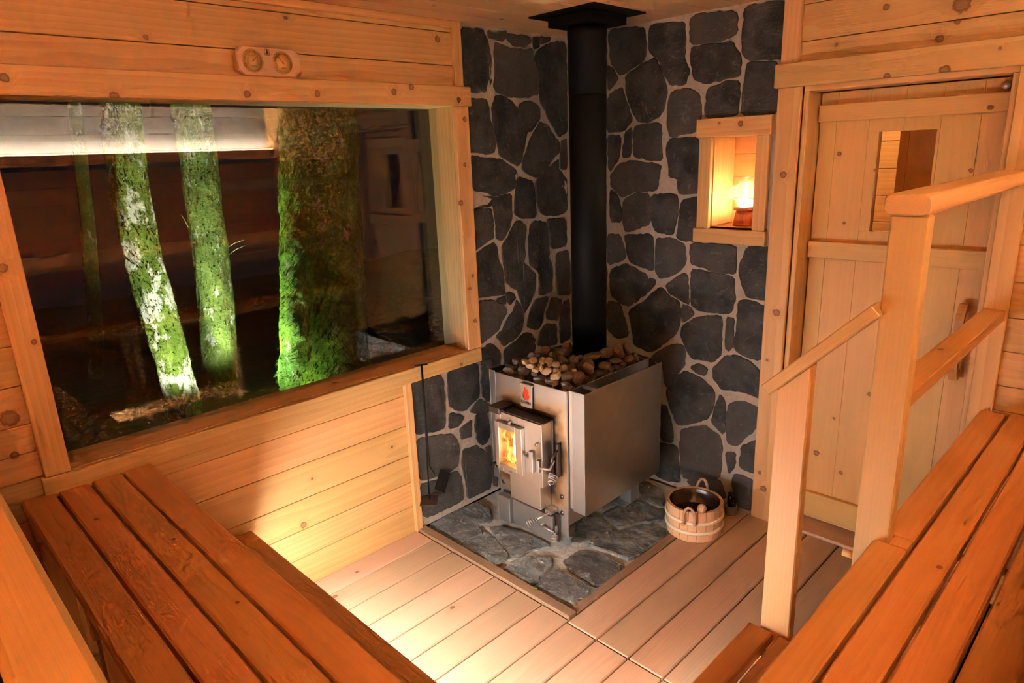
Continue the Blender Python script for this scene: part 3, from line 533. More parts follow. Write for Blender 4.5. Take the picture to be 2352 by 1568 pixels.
def stones_obj(name, base_boxes, polys, to3, thick, rough, seed, mats, parent, cuts=2, inset=0.006, grow=0.006):
    bm = bmesh.new()
    add_stones(bm, polys, to3, thick, rough, seed, inset, cuts, grow)
    bmesh.ops.recalc_face_normals(bm, faces=bm.faces)
    for f in bm.faces: f.material_index = 1
    mb = MB()
    for b in base_boxes: mb.box(*b, b=0.0005)
    n0 = [bm.verts.new(p) for p in mb.v]
    for f in mb.f:
        nf = bm.faces.new([n0[i] for i in f]); nf.material_index = 0
    me = bpy.data.meshes.new(name)
    base = wloc(parent) if parent is not None else Vector()
    bmesh.ops.translate(bm, verts=bm.verts, vec=-base)
    bm.to_mesh(me); bm.free()
    for m in mats: me.materials.append(m)
    o = bpy.data.objects.new(name, me); COL.objects.link(o)
    if parent is not None: o.parent = parent
    return o

def frame_cut(lo, hi, cuts):
    """interval lo..hi minus the intervals in cuts"""
    segs = [(lo, hi)]
    for a, b in cuts:
        out = []
        for s, e in segs:
            if b <= s or a >= e: out.append((s, e)); continue
            if a > s: out.append((s, a))
            if b < e: out.append((b, e))
        segs = out
    return [s for s in segs if s[1] - s[0] > 0.005]
# ================================================================ the setting
ZJ = [0.0, 0.141, 0.270, 0.412, 0.570, 0.723, 0.860, 0.950, 1.044, 1.173, 1.301, 1.430, 1.560, 1.690, 1.820, 1.950, 2.080, 2.213, 2.353, 2.40]
def struct(o, label=None):
    o['kind'] = 'structure'
    if label: o['label'] = label
    return o
G = 0.0012
# ---- floor: boards run along the window wall
mb = MB()
fx = [0.0, 0.135, 0.283, 0.430, 0.574, 0.718, 0.863, 1.010, 1.160, 1.308, 1.457, 1.603, 1.750, 1.90, 2.05, 2.2, 2.35, 2.5, 2.65, 2.8, 2.95, 3.1, 3.25, 3.4]
for i in range(len(fx) - 1):
    a, b = fx[i] + 0.003, fx[i + 1] - 0.003
    if fx[i] < 1.0:
        mb.box(a, b, -3.9, -1.243, -0.03, 0.0, 0.004, 1)
    else:
        mb.box(a, b, -3.9, -1.259, -0.03, 0.0, 0.004, 1)
        mb.box(a, b, -1.253, 0.0, -0.03, 0.0, 0.004, 1)
struct(mb.build('floor', M['floor']), 'pale cedar board floor')
mb = MB(); mb.box(-0.2, 3.5, -4.0, 0.0, -0.06, -0.035, 0.001)
struct(mb.build('floor_underlay', M['dark']))

# ---- ceiling
mb = MB()
x = 0.0
while x < 3.4:
    mb.box(x + G, min(x + 0.14, 3.4) - G, -3.9, 0.0, 2.40, 2.42, 0.002, 1); x += 0.14
struct(mb.build('ceiling', M['ceil']), 'flat cedar board ceiling')

# ---- window wall (x = 0): boards left of and under the window, stone beside the stove
wl = struct(empty('wall_left', (0, -2, 0)), 'wall with the large window')
mb = MB()
for i in range(len(ZJ) - 1):
    z0, z1 = ZJ[i] - (0.02 if i == 0 else 0), ZJ[i + 1]
    if z1 <= 0.80:   yr = [(-3.9, -1.23)]
    elif z0 >= 2.07: yr = [(-3.9, -0.80)]
    else:            yr = [(-3.9, -2.62)]
    for a, b in yr: mb.box(-0.02, 0.0, a, b, z0 + G, z1 - G, 0.0016, 1)
mb.box(-0.02, 0.0, -2.62, -1.23, 0.724, 0.80, 0.001, 1)
mb.build('wood_cladding', M['wall_l'], wl)
mb = MB()
mb.box(-0.05, -0.021, -3.9, -1.23, 0, 0.80, 0.0005); mb.box(-0.05, -0.021, -3.9, -2.62, 0.80, 2.4, 0.0005); mb.box(-0.05, -0.021, -2.62, -0.8, 2.06, 2.4, 0.0005)
mb.box(-0.09, -0.05, -3.95, 0, -0.05, 0.80, 0.0005); mb.box(-0.09, -0.05, -3.95, -2.62, 0.8, 2.45, 0.0005); mb.box(-0.09, -0.05, -2.62, -0.83, 2.06, 2.45, 0.0005); mb.box(-0.09, -0.05, -0.83, 0.05, -0.05, 2.45, 0.0005)
mb.build('backing', M['dark'], wl)
toL = lambda u, v, h: (h + 0.002, u, v)
stones_obj('stone_facing', [(-0.045, 0.003, -0.80, 0.0, 0.0, 2.40), (-0.045, 0.003, -1.235, -0.80, 0.0, 0.80)],
           LSTONES + [[(-0.75 + i * 0.19 + 0.01, 0.02 + j * 0.24), (-0.75 + i * 0.19 + 0.17, 0.03 + j * 0.24), (-0.75 + i * 0.19 + 0.175, 0.22 + j * 0.24), (-0.75 + i * 0.19, 0.235 + j * 0.24)] for i in range(1, 4) for j in range(3)],
           toL, 0.006, 0.005, 3, (M['mortar'], M['stone']), wl, 2, 0.004, 0.005)
mb = MB(); mb.box(0, 0.02, -0.826, -0.777, 2.118, 2.40, 0.002)
struct(mb.build('trim_1', M['trim']), 'short corner board above the window')
mb = MB(); mb.box(0, 0.022, -1.250, -1.212, 0.0, 0.784, 0.002)
struct(mb.build('trim_2', M['trim']), 'upright board between wood and stone')
mb = MB(); mb.box(0, 0.018, -3.9, -0.83, 2.372, 2.40, 0.002); 
struct(mb.build('trim_3', M['trim']), 'board along the ceiling edge')

# ---- window
wn = struct(empty('window_1', (0, -1.72, 0.86)), 'large picture window looking on mossy trunks')
YL, YR, ZB, ZT = -2.606, -0.845, 0.857, 2.036
MB().box(0, 0.036, -2.75, -0.748, 2.036, 2.122, 0.003).build('head_casing', M['trim_head'], wn)
MB().box(0, 0.024, YR, -0.758, ZB, 2.036, 0.003).build('side_casing', M['trim_side'], wn)
MB().box(0, 0.024, -2.680, YL, ZB, 2.036, 0.003).build('side_casing', M['trim_side'], wn)
MB().box(0, 0.028, -2.690, -0.760, 0.784, 0.8565, 0.003).build('sill_casing', M['trim_sill'], wn)
mb = MB()
mb.box(-0.17, 0.0005, YL - 0.02, YR + 0.02, ZT, ZT + 0.02, 0.001); mb.box(-0.17, 0.0005, YL - 0.02, YR + 0.02, ZB - 0.02, ZB, 0.001)
mb.box(-0.17, 0.0005, YR, YR + 0.02, ZB, ZT, 0.001); mb.box(-0.17, 0.0005, YL - 0.02, YL, ZB, ZT, 0.001)
mb.build('reveal', M['trim'], wn)
mb = MB()
for x0 in (-0.112, -0.130): mb.box(x0 - 0.005, x0, YL, YR, ZB, ZT, 0.0002)
mb.build('glass_pane', M['glass'], wn)

# ---- stove and door wall (y = 0)
wb = struct(empty('wall_back', (1.7, 0, 0)), 'wall with the plank door')
toR = lambda u, v, h: (u, -h - 0.002, v)
stones_obj('stone_facing', [(0, 0.872, -0.003, 0.045, 0, 2.4), (1.112, 1.22, -0.003, 0.045, 0, 2.4), (0.872, 1.112, -0.003, 0.045, 0, 1.44), (0.872, 1.112, -0.003, 0.045, 1.856, 2.4)],
           RSTONES + [[(0.03 + i * 0.19, 0.02 + j * 0.24), (0.20 + i * 0.19, 0.03 + j * 0.24), (0.205 + i * 0.19, 0.22 + j * 0.24), (0.03 + i * 0.19, 0.235 + j * 0.24)] for i in range(3) for j in range(3)]
           + [[(0.018, a + 0.02), (0.10, a + 0.008), (0.250, a + 0.022), (0.252, b - 0.03), (0.16, b - 0.006), (0.016, b - 0.014)] for a, b in ((0.79, 1.02), (1.02, 1.23), (1.23, 1.47), (1.47, 1.67), (1.67, 1.91), (1.91, 2.13), (2.13, 2.39))],
           toR, 0.006, 0.005, 5, (M['mortar'], M['stone']), wb, 2, 0.004, 0.0085)
mb = MB()
for i in range(len(ZJ) - 1):
    z0, z1 = ZJ[i], ZJ[i + 1]
    if z0 >= 2.07: mb.box(1.22, 3.4, 0.0, 0.02, z0 + G, z1 - G, 0.0016, 0)
RJ = [0.0, 0.14, 0.27, 0.40, 0.53, 0.66, 0.80, 0.90, 1.034, 1.162, 1.295, 1.43, 1.56, 1.69, 1.82, 1.95, 2.08]
for i in range(len(RJ) - 1):
    mb.box(2.05, 3.4, 0.0, 0.02, RJ[i] + G, RJ[i + 1] - G, 0.0016, 0)
mb.build('wood_cladding', M['wall_b'], wb)
mb = MB(); mb.box(1.2, 3.45, 0.021, 0.05, 2.06, 2.45, 0.0005); mb.box(2.05, 3.45, 0.021, 0.05, 0, 2.06, 0.0005); mb.build('backing', M['dark'], wb)
mb = MB(); mb.box(1.183, 1.257, -0.02, 0, 2.133, 2.40, 0.002)
struct(mb.build('trim_4', M['trim']), 'short upright board above the door casing')

# ---- the two walls behind the viewer
mb = MB()
for i in range(len(ZJ) - 1): mb.box(3.4, 3.42, -3.9, 0.0, ZJ[i] + G, ZJ[i + 1] - G, 0.0016, 1, mi=1 if ZJ[i] > 1.81 else 0)
struct(mb.build('wall_right', (M['wall'], M['white'])), 'plank wall above the far benches')
mb = MB()
for i in range(len(ZJ) - 1): mb.box(0.0, 3.4, -3.92, -3.9, ZJ[i] + G, ZJ[i + 1] - G, 0.0016, 0)
struct(mb.build('wall_front', M['wall']), 'plank wall behind the upper bench')
mb = MB(); mb.box(3.42, 3.46, -3.95, 0.05, -0.05, 2.45, 0.0005); mb.box(-0.09, 3.46, -3.96, -3.92, -0.05, 2.45, 0.0005); mb.box(-0.09, 3.46, -3.95, 0.05, 2.42, 2.46, 0.0005)
struct(mb.build('wall_backing', M['dark']))
mb = MB(); mb.box(3.30, 3.40, -3.9, 0.0, 1.855, 1.875, 0.002, 1); mb.box(3.30, 3.315, -3.9, 0.0, 1.875, 1.932, 0.002, 1)
mb.box(0.0, 3.298, -3.90, -3.80, 1.855, 1.875, 0.002, 0); mb.box(0.0, 3.298, -3.815, -3.80, 1.875, 1.932, 0.002, 0)
struct(mb.build('trim_5', M['trim']), 'cove ledge holding the strip lamps')
mb = MB(); mb.box(0.05, 3.25, -3.862, -3.85, 1.876, 1.884, 0.001, 0)
tag(mb.build('led_strip', M['ledrear']), 'strip lamp lying in the cove ledge behind the upper bench', 'lamp', kind='thing')
mb = MB(); mb.box(3.35, 3.362, -3.88, -0.04, 1.876, 1.884, 0.001, 1)
tag(mb.build('led_strip', M['ledcove']), 'strip lamp lying in the cove ledge of the wall facing the window', 'lamp', kind='thing')

# ---- door
dr = struct(empty('door_1', (1.65, 0, 0)), 'pale plank door with a small window')
MB().box(1.166, 2.115, -0.036, 0.0, 2.038, 2.133, 0.003).build('head_casing', M['trim_doorhead'], dr)
MB().box(1.180, 1.280, -0.022, 0.0, 0.0, 2.038, 0.003).build('side_casing', M['trim_doorcase'], dr)
MB().box(2.020, 2.098, -0.022, 0.0, 0.0, 2.038, 0.003).build('side_casing', M['trim'], dr)
mb = MB(); mb.box(1.283, 1.305, 0.0, 0.22, 0, 2.018, 0.002); mb.box(1.305, 1.318, 0.166, 0.2, 0, 2.0, 0.002)
mb.box(2.0, 2.022, 0.0, 0.22, 0, 2.018, 0.002); mb.box(1.283, 2.022, 0.0, 0.22, 2.018, 2.04, 0.002); mb.box(1.305, 2.0, 0.166, 0.2, 2.0, 2.018, 0.002)
mb.box(1.2, 1.283, 0.021, 0.06, 0, 2.06, 0.001); mb.box(2.022, 2.1, 0.021, 0.06, 0, 2.06, 0.001)
mb.build('jamb', M['trim'], dr)
MB().box(1.283, 2.022, -0.012, 0.22, 0.0, 0.016, 0.003).build('threshold', M['floor'], dr)
lf = empty('door_leaf', (1.65 - 1.65, 0.145, 0.02)); lf.parent = dr
WX0, WX1, WZ0, WZ1 = 1.552, 1.760, 1.437, 1.843
mb = MB(); sx = [1.310, 1.380, 1.510, 1.640, 1.770, 1.900, 1.996]
for i in range(len(sx) - 1):
    a, b = sx[i], sx[i + 1]
    if b <= WX0 or a >= WX1: mb.box(a + 0.0003, b - 0.0003, 0.125, 0.165, 0.02, 2.012, 0.001, 2); continue
    rv_ = rng.random()
    mb.box(a + 0.0003, b - 0.0003, 0.125, 0.165, 0.02, WZ0, 0.0008, 2, rv=rv_); mb.box(a + 0.0003, b - 0.0003, 0.125, 0.165, WZ1, 2.012, 0.0008, 2, rv=rv_)
    for s, e in frame_cut(a, b, [(WX0, WX1)]): mb.box(s + (0.0003 if s == a else 0), e - (0.0003 if e == b else 0), 0.125, 0.165, WZ0, WZ1, 0.0004, 2, rv=rv_)
mb.build('boards', M['door'], lf)
MB().box(1.312, 1.994, 0.096, 0.125, 1.893, 1.962, 0.003).build('ledger', M['door'], lf)
MB().box(1.312, 1.994, 0.096, 0.125, 1.312, 1.386, 0.003).build('ledger', M['door'], lf)
MB().box(1.312, 1.994, 0.096, 0.125, 0.045, 0.165, 0.003).build('ledger', M['door'], lf)
MB().box(WX0, WX1, 0.143, 0.149, WZ0, WZ1, 0.0002).build('door_pane', M['glass'], lf)
hp = []
mb = MB()
for i in range(17):                                  # bowed wooden pull, thick in the middle
    t = i / 16; z = 0.862 + t * 0.315; s = math.sin(PI * t)
    hp.append((t, z, s))
prof = []
for t, z, s in hp: prof.append((0.082 - 0.032 * min(1, s * 2.2), z))
for i in range(len(prof) - 1):
    (y0, z0), (y1, z1) = prof[i], prof[i + 1]
    w0 = 0.015
    vs = [(1.938 - w0, y0, z0), (1.938 + w0, y0, z0), (1.938 + w0, y0 + 0.026, z0), (1.938 - w0, y0 + 0.026, z0),
          (1.938 - w0, y1, z1), (1.938 + w0, y1, z1), (1.938 + w0, y1 + 0.026, z1), (1.938 - w0, y1 + 0.026, z1)]
    fs = [(0, 1, 5, 4), (1, 2, 6, 5), (2, 3, 7, 6), (3, 0, 4, 7)]
    if i == 0: fs.append((3, 2, 1, 0))
    if i == len(prof) - 2: fs.append((4, 5, 6, 7))
    mb._add(vs, fs, [(v[2], v[0] * 1.0 - 1.9, v[1]) for v in vs], 0.4, 0, False)
mb.box(1.925, 1.951, 0.09, 0.125, 0.87, 0.90, 0.002); mb.box(1.925, 1.951, 0.09, 0.125, 1.14, 1.17, 0.002)
mb.build('pull_handle', M['bench'], lf)
MB().lathe([(0.0, 0.0), (0.014, 0.002), (0.014, 0.014), (0.0, 0.016)], (1.965, 0.108, 1.985), 20, 1).build('catch', M['galv'], lf)

# ---- what the small door window shows: the next room
mb = MB()
for i in range(16): mb.box(0.4, 1.66, 1.30, 1.32, i * 0.15 + G, i * 0.15 + 0.15 - G, 0.003, 0)
struct(mb.build('wall_vestibule', M['wall']), 'plank wall of the next room seen through the door window')
mb = MB(); mb.box(1.315, 1.372, 1.275, 1.30, 0, 2.4, 0.003)
struct(mb.build('trim_6', M['trim']), 'upright board in the next room')
mb = MB(); mb.box(1.395, 1.43, 1.02, 1.30, 0, 2.4, 0.002, 2); mb.box(1.50, 1.54, 0.58, 1.25, 0, 2.4, 0.002, 2); mb.box(1.54, 2.6, 0.58, 0.61, 0, 2.4, 0.002, 2)
struct(mb.build('wall_partition', M['bench']), 'dim partition in the next room')
mb = MB(); mb.box(0.3, 2.7, 0.24, 1.4, 2.40, 2.44, 0.001); mb.box(0.3, 2.7, 0.06, 1.4, -0.06, -0.01, 0.001); mb.box(0.3, 0.36, 0.3, 1.4, -0.06, 2.44, 0.001); mb.box(2.64, 2.7, 0.24, 1.4, -0.06, 2.44, 0.001)
struct(mb.build('wall_vestibule_shell', M['wall']))
tag(MB().lathe([(0.0, 2.28), (0.05, 2.29), (0.07, 2.33), (0.05, 2.37), (0.0, 2.38)], (1.05, 0.72, 0), 20).build('ceiling_lamp', M['vest']), 'round lamp in the next room', 'lamp')

# ---- niche with a framed opening in the stone wall
nc = struct(empty('window_2', (1.0, 0, 1.43)), 'small framed lamp niche in the stone wall')
MB().box(0.803, 1.165, -0.034, -0.002, 1.852, 1.935, 0.003).build('head_casing', M['trim_niche'], nc)
MB().box(0.803, 1.165, -0.034, -0.002, 1.366, 1.432, 0.003).build('sill_casing', M['trim'], nc)
MB().box(0.818, 0.880, -0.030, -0.002, 1.432, 1.852, 0.003).build('side_casing', M['trim'], nc)
MB().box(1.100, 1.158, -0.030, -0.002, 1.432, 1.852, 0.003).build('side_casing', M['trim'], nc)
mb = MB()
mb.box(0.868, 0.886, -0.003, 0.06, 1.44, 1.85, 0.001, 2); mb.box(0.866, 0.884, 0.06, 0.20, 1.44, 1.85, 0.001, 2)
mb.box(1.112, 1.13, -0.003, 0.20, 1.44, 1.85, 0.001, 2)
mb.box(0.866, 1.13, -0.003, 0.20, 1.425, 1.443, 0.001, 0); mb.box(0.866, 1.13, -0.003, 0.20, 1.85, 1.868, 0.001, 0)
mb.build('niche_lining', M['trim'], nc)
mb = MB()
for a, b in ((1.43, 1.56), (1.562, 1.665), (1.667, 1.77), (1.772, 1.86)): mb.box(0.86, 1.14, 0.20, 0.215, a, b, 0.002, 0)
mb.build('niche_back', M['bench'], nc)

# ================================================================ garden outside
mb = MB()
nx, ny = 24, 30
vs = []; fs = []
for i in range(nx + 1):
    for j in range(ny + 1):
        x = -0.25 - i * 0.25; y = -5.0 + j * 0.3
        vs.append((x, y, 0.05 + 0.06 * max(0, -x - 1) + 0.08 * mnoise.noise(Vector((x * 1.3, y * 1.3, 2)))))
for i in range(nx):
    for j in range(ny):
        a = i * (ny + 1) + j; fs.append((a, a + 1, a + ny + 2, a + ny + 1))
mb._add(vs, fs, None, None, 0, True)
struct(mb.build('ground', M['soil']), 'dark garden ground beyond the window')

def trunk(name, axis, rad, mat, seed, label, rough=0.16, tufts=2200, tuft=0.02):
    axis = [Vector(p) for p in axis]
    rows, n = 230, 72
    t = empty(name, axis[0], label, 'tree', 'mossy trunks outside the window')
    def at(u):
        s = u * (len(axis) - 1); i = min(int(s), len(axis) - 2); k = s - i
        k2 = k * k * (3 - 2 * k)
        return axis[i].lerp(axis[i + 1], k2 * 0.5 + k * 0.5)
    def rr(u):
        s = u * (len(rad) - 1); i = min(int(s), len(rad) - 2)
        return rad[i] + (rad[i + 1] - rad[i]) * (s - i)
    def surf(u, a):
        c = at(u); r = rr(u)
        d = Vector((math.cos(a), math.sin(a), 0))
        k = Vector((d.x * 1.4 + seed, d.y * 1.4, c.z * 3.2))
        dv = mnoise.noise(k) * 0.7 + mnoise.noise(k * 2.7) * 0.42 + mnoise.noise(k * 7.0) * 0.26 + mnoise.noise(k * 17.0) * 0.15
        return c + d * r * (1 + rough * dv), d
    vs = []; fs = []
    for i in range(rows + 1):
        for j in range(n):
            p, d = surf(i / rows, 2 * PI * j / n); vs.append(p)
    for i in range(rows):
        for j in range(n):
            a = i * n + j; b = i * n + (j + 1) % n; fs.append((a, b, b + n, a + n))
    mb = MB(); mb._add(vs, fs, None, None, 0, True)
    mb.build('trunk', mat, t)
    r = random.Random(seed); mb = MB(); vs = []; fs = []
    for _ in range(tufts):
        u = r.random(); p, d = surf(u, r.uniform(0, 2 * PI))
        L = tuft * r.uniform(0.5, 1.5); w = L * 0.22
        s = Vector((-d.y, d.x, 0)); tip = p + d * L * 0.8 + Vector((0, 0, r.uniform(-1.0, 0.3) * L)) + s * r.uniform(-0.5, 0.5) * L
        n0 = len(vs); vs += [p - s * w - d * 0.004, p + s * w - d * 0.004, tip]; fs.append((n0, n0 + 1, n0 + 2))
    mb._add(vs, fs, None, None, 0, False)
    tag(mb.build('moss', mat, t), kind='stuff')
    return t
trunk('tree', [(-2, -1.63, -0.1), (-2, -1.622, 0.374), (-2, -1.655, 0.85), (-2, -1.694, 1.263), (-2, -1.70, 1.7), (-2, -1.665, 2.14), (-2, -1.66, 3.0)],
      [0.115, 0.105, 0.105, 0.107, 0.105, 0.105, 0.10], M['moss'], 1, 'brightly lit slim mossy trunk with pale lichen patches, the brightest slim one outside the window')
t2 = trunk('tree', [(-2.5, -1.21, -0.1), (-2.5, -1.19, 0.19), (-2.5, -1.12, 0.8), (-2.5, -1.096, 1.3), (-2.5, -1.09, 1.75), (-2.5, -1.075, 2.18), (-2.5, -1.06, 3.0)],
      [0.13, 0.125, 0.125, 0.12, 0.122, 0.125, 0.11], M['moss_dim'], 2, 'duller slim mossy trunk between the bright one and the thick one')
for a, b in (((-2.5, -1.225, 1.40), (-2.38, -1.30, 1.50)), ((-2.5, -0.99, 1.215), (-2.42, -0.875, 1.275)), ((-2.5, -0.99, 1.16), (-2.42, -0.87, 1.235))):
    MB().tube([a, Vector(a).lerp(Vector(b), 0.5) + Vector((0, 0, 0.01)), b], [0.004, 0.003, 0.0015], 6).build('twig', M['moss_dim'], t2)
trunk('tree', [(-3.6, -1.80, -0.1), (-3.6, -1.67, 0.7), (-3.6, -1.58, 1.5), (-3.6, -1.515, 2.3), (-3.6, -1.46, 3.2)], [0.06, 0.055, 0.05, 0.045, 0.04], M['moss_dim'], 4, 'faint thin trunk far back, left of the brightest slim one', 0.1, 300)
trunk('tree', [(-1.75, -0.72, -0.1), (-1.75, -0.70, 0.4), (-1.75, -0.64, 1.0), (-1.75, -0.58, 1.6), (-1.75, -0.54, 2.1), (-1.75, -0.5, 3.0)],
      [0.34, 0.31, 0.29, 0.27, 0.25, 0.24], M['moss_big'], 3, 'thick trunk with vivid green moss on its lit left side', 0.12, 5200, 0.026)

fe = empty('fern', (-1.2, -1.13, 0.1), 'small dark fern at the foot of the thick trunk', 'fern')
for k in range(9):
    a = k * 2 * PI / 9 + 0.3; L = 0.42 + 0.07 * ((k * 37) % 5) / 5
    mb = MB(); vs = []; fs = []
    for i in range(24):
        t = i / 23; c = Vector((-1.2 + math.cos(a) * L * t * 0.8, -1.13 + math.sin(a) * L * t * 0.8, 0.08 + L * (1.25 * t - 0.75 * t * t)))
        s = Vector((-math.sin(a), math.cos(a), 0)); f = Vector((math.cos(a), math.sin(a), 0.1))
        w = 0.075 * math.sin(PI * min(1, 0.12 + t * 0.88)) + 0.004
        for sg in (-1, 1):
            n0 = len(vs); vs += [c - f * 0.007, c + f * 0.007, c + s * sg * w + f * 0.03 - Vector((0, 0, 0.012))]; fs.append((n0, n0 + 1, n0 + 2))
    mb._add(vs, fs, None, None, 0, False); mb.build('frond', M['fern'], fe)
# ================================================================ hearth
he = struct(empty('hearth', (0.5, -0.6, 0)), 'raised stone hearth pad under the stove with a wooden border'); he['kind'] = 'thing'; he['category'] = 'hearth'
toF = lambda u, v, h: (u, v, h - 0.0155)
stones_obj('stone_pad', [(0.0, 0.968, -1.192, 0.0, -0.03, -0.012)],
           FSTONES + [[(0.07 + i * 0.25, -0.05 - j * 0.22), (0.30 + i * 0.25, -0.06 - j * 0.22), (0.31 + i * 0.25, -0.24 - j * 0.22), (0.07 + i * 0.25, -0.25 - j * 0.22)] for i in range(2) for j in range(3)],
           toF, 0.0145, 0.009, 9, (M['grout'], M['hearthstone']), he, 4, 0.008, 0.009)
mb = MB(); mb.box(0.004, 1.008, -1.238, -1.190, -0.03, 0.011, 0.003, 0); mb.build('border_strip', M['border'], he)
mb = MB(); mb.box(0.966, 1.008, -1.1895, 0.0, -0.03, 0.001, 0.003, 1); mb.build('border_strip', M['border'], he)

# ================================================================ benches
def slat(name, parent, x0, x1, y0, y1, z0, z1, mat='bench', b=0.005):
    return MB().box(x0, x1, y0, y1, z0, z1, b).build(name, M[mat], parent)
ZS = 0.80
# lower bench under the window end
bl = empty('lower_bench', (1.0, -2.56, 0), 'long red cedar slatted bench running from under the window', 'bench')
for a, b in ((-2.371, -2.460), (-2.469, -2.558), (-2.567, -2.656), (-2.665, -2.754)):
    slat('slat', bl, 0.004, 2.058, a, b, ZS - 0.038, ZS)
for x in (0.03, 0.7, 1.4, 2.0): MB().box(x, x + 0.038, -2.75, -2.40, ZS - 0.13, ZS - 0.0385, 0.003, 1).build('joist', M['bench'], bl)
for x in (0.03, 0.7, 1.4, 2.0):
    for y in (-2.74, -2.46): MB().box(x, x + 0.038, y, y + 0.06, 0.0, ZS - 0.13, 0.003, 2).build('leg', M['bench'], bl)
# lower bench along the right
br = empty('lower_bench', (2.25, -1.4, 0), 'slatted cedar bench beside the handrail, ending at the door casing', 'bench')
mb = MB(); mb.box(2.063, 2.143, -1.172, -0.026, ZS - 0.038, ZS, 0.005, 1); mb.box(2.063, 2.143, -2.752, -1.219, ZS - 0.038, ZS, 0.005, 1); mb.box(2.1005, 2.143, -1.219, -1.172, ZS - 0.038, ZS, 0.001, 1)
mb.build('slat', M['bench'], br)
for a, b in ((2.153, 2.240), (2.250, 2.334), (2.344, 2.436)): slat('slat', br, a, b, -2.752, -0.006, ZS - 0.038, ZS)
for y in (-2.4, -1.75, -1.12, -0.5, -0.1):
    MB().box(2.10, 2.43, y, y + 0.038, ZS - 0.13, ZS - 0.0385, 0.003, 0).build('joist', M['bench'], br)
    for x in (2.12, 2.38): MB().box(x, x + 0.06, y, y + 0.038, 0.0, ZS - 0.13, 0.003, 2).build('leg', M['bench'], br)
# foot step along the long bench
sl = empty('foot_step', (0.9, -2.2, 0), 'low cedar foot step in front of the long bench, over the glowing floor', 'step')
for a, b in ((-2.052, -2.140), (-2.150, -2.238), (-2.248, -2.336)): slat('slat', sl, 0.004, 1.738, a, b, 0.337, 0.375)
for x in (0.06, 0.85, 1.62):
    MB().box(x, x + 0.038, -2.33, -2.11, 0.255, 0.3365, 0.003, 1).build('joist', M['bench'], sl)
    MB().box(x, x + 0.038, -2.33, -2.25, 0.0, 0.255, 0.003, 2).build('leg', M['bench'], sl)
sr = empty('foot_step', (1.85, -1.7, 0), 'low cedar foot step starting at the shorter handrail post', 'step')
for a, b in ((1.742, 1.821), (1.838, 1.920), (1.930, 2.015)): slat('slat', sr, a, b, -2.336, -1.2245, 0.337, 0.375)
for y in (-2.2, -1.3):
    MB().box(1.80, 2.01, y, y + 0.038, 0.255, 0.3365, 0.003, 0).build('joist', M['bench'], sr)
    MB().box(1.95, 2.01, y, y + 0.038, 0.0, 0.255, 0.003, 2).build('leg', M['bench'], sr)
la = empty('strip_lamp', (0.87, -2.08, 0.336), 'strip lamp under the front slat of the long foot step', 'lamp')
MB().box(0.16, 1.70, -2.068, -2.056, 0.323, 0.3365, 0.001, 0).build('led_strip', M['led'], la)
MB().box(0.16, 1.70, -2.075, -2.069, 0.300, 0.3365, 0.001, 0).build('light_stop', M['bench'], la)  # unseen strip added to stop light going back under the bench
la = empty('strip_lamp', (1.76, -1.8, 0.336), 'strip lamp under the front slat of the short foot step', 'lamp')
MB().box(1.775, 1.787, -2.04, -1.42, 0.327, 0.3365, 0.001, 1).build('led_strip', M['led'], la)
MB().box(1.789, 1.795, -2.04, -1.42, 0.300, 0.3365, 0.001, 1).build('light_stop', M['bench'], la)  # added lip, keeps the lamp's light out of the slat gap
MB().box(1.744, 1.752, -2.05, -1.226, 0.300, 0.3365, 0.001, 1).build('front_lip', M['bench'], sr)
# upper benches around the viewer
ub = empty('upper_bench', (1.2, -3.3, 0), 'upper bench of paler wood behind the long lower bench', 'bench')
for k in range(10):
    a = -2.862 - k * 0.102; slat('slat', ub, 0.004, 3.38, a, a - 0.094, 1.162, 1.20, 'rail', 0.012)
MB().box(0.004, 2.53, -2.905, -2.880, 1.06, 1.160, 0.003, 0).build('apron', M['bench'], ub)
for k in range(7): MB().box(0.004, 2.53, -2.940, -2.921, 0.012 + k * 0.15, 0.150 + k * 0.15, 0.003, 0).build('light_screen', M['bench'], ub)  # boards added to block the bright floor behind the lower bench
for x in (0.03, 1.0, 2.0, 3.2):
    for y in (-3.0, -3.84): MB().box(x, x + 0.05, y, y + 0.05, 0, 1.1615, 0.003, 2).build('leg', M['bench'], ub)
ur = empty('upper_bench', (2.95, -1.4, 0), 'upper bench on the right side, behind the bench with the handrail', 'bench')
for k in range(8):
    a = 2.54 + k * 0.102; slat('slat', ur, a, a + 0.094, -2.855, -0.006, 1.162, 1.20, 'rail', 0.012)
MB().box(2.57, 2.595, -2.855, -0.006, 1.06, 1.160, 0.003, 1).build('apron', M['bench'], ur)
for y in (-2.6, -1.3, -0.1):
    for x in (2.62, 3.30): MB().box(x, x + 0.05, y, y + 0.05, 0, 1.1615, 0.003, 2).build('leg', M['bench'], ur)

# ================================================================ handrail
hr = empty('handrail', (2.0, -1.2, 0), 'pale cedar handrail with two posts between the door and the steps', 'handrail')
MB().box(2.014, 2.099, -1.216, -1.176, 0.60, 1.644, 0.005, 2).build('post', M['rail'], hr)
mb = MB(); mb.box(1.779, 1.868, -1.2235, -1.186, 0.0, 1.260, 0.004, 2)      # its head is cut to the slope of the stair rail
for i, p in enumerate(mb.v):
    if p[2] > 1.2: mb.v[i] = (p[0], p[1], p[2] - 1.260 + 1.1535 + (p[0] - 1.779) * 1.011)
mb.build('post', M['rail'], hr)
mb = MB()
poly = []
for cx, cz, a0 in ((2.088, 1.677, 0), (2.018, 1.677, 90), (2.018, 1.659, 180), (2.088, 1.659, 270)):
    for k in range(5):
        t = math.radians(a0 + k * 22.5); poly.append((cx + 0.016 * math.cos(t), cz + 0.016 * math.sin(t)))
to3 = lambda u, v, h: (u, h, v)
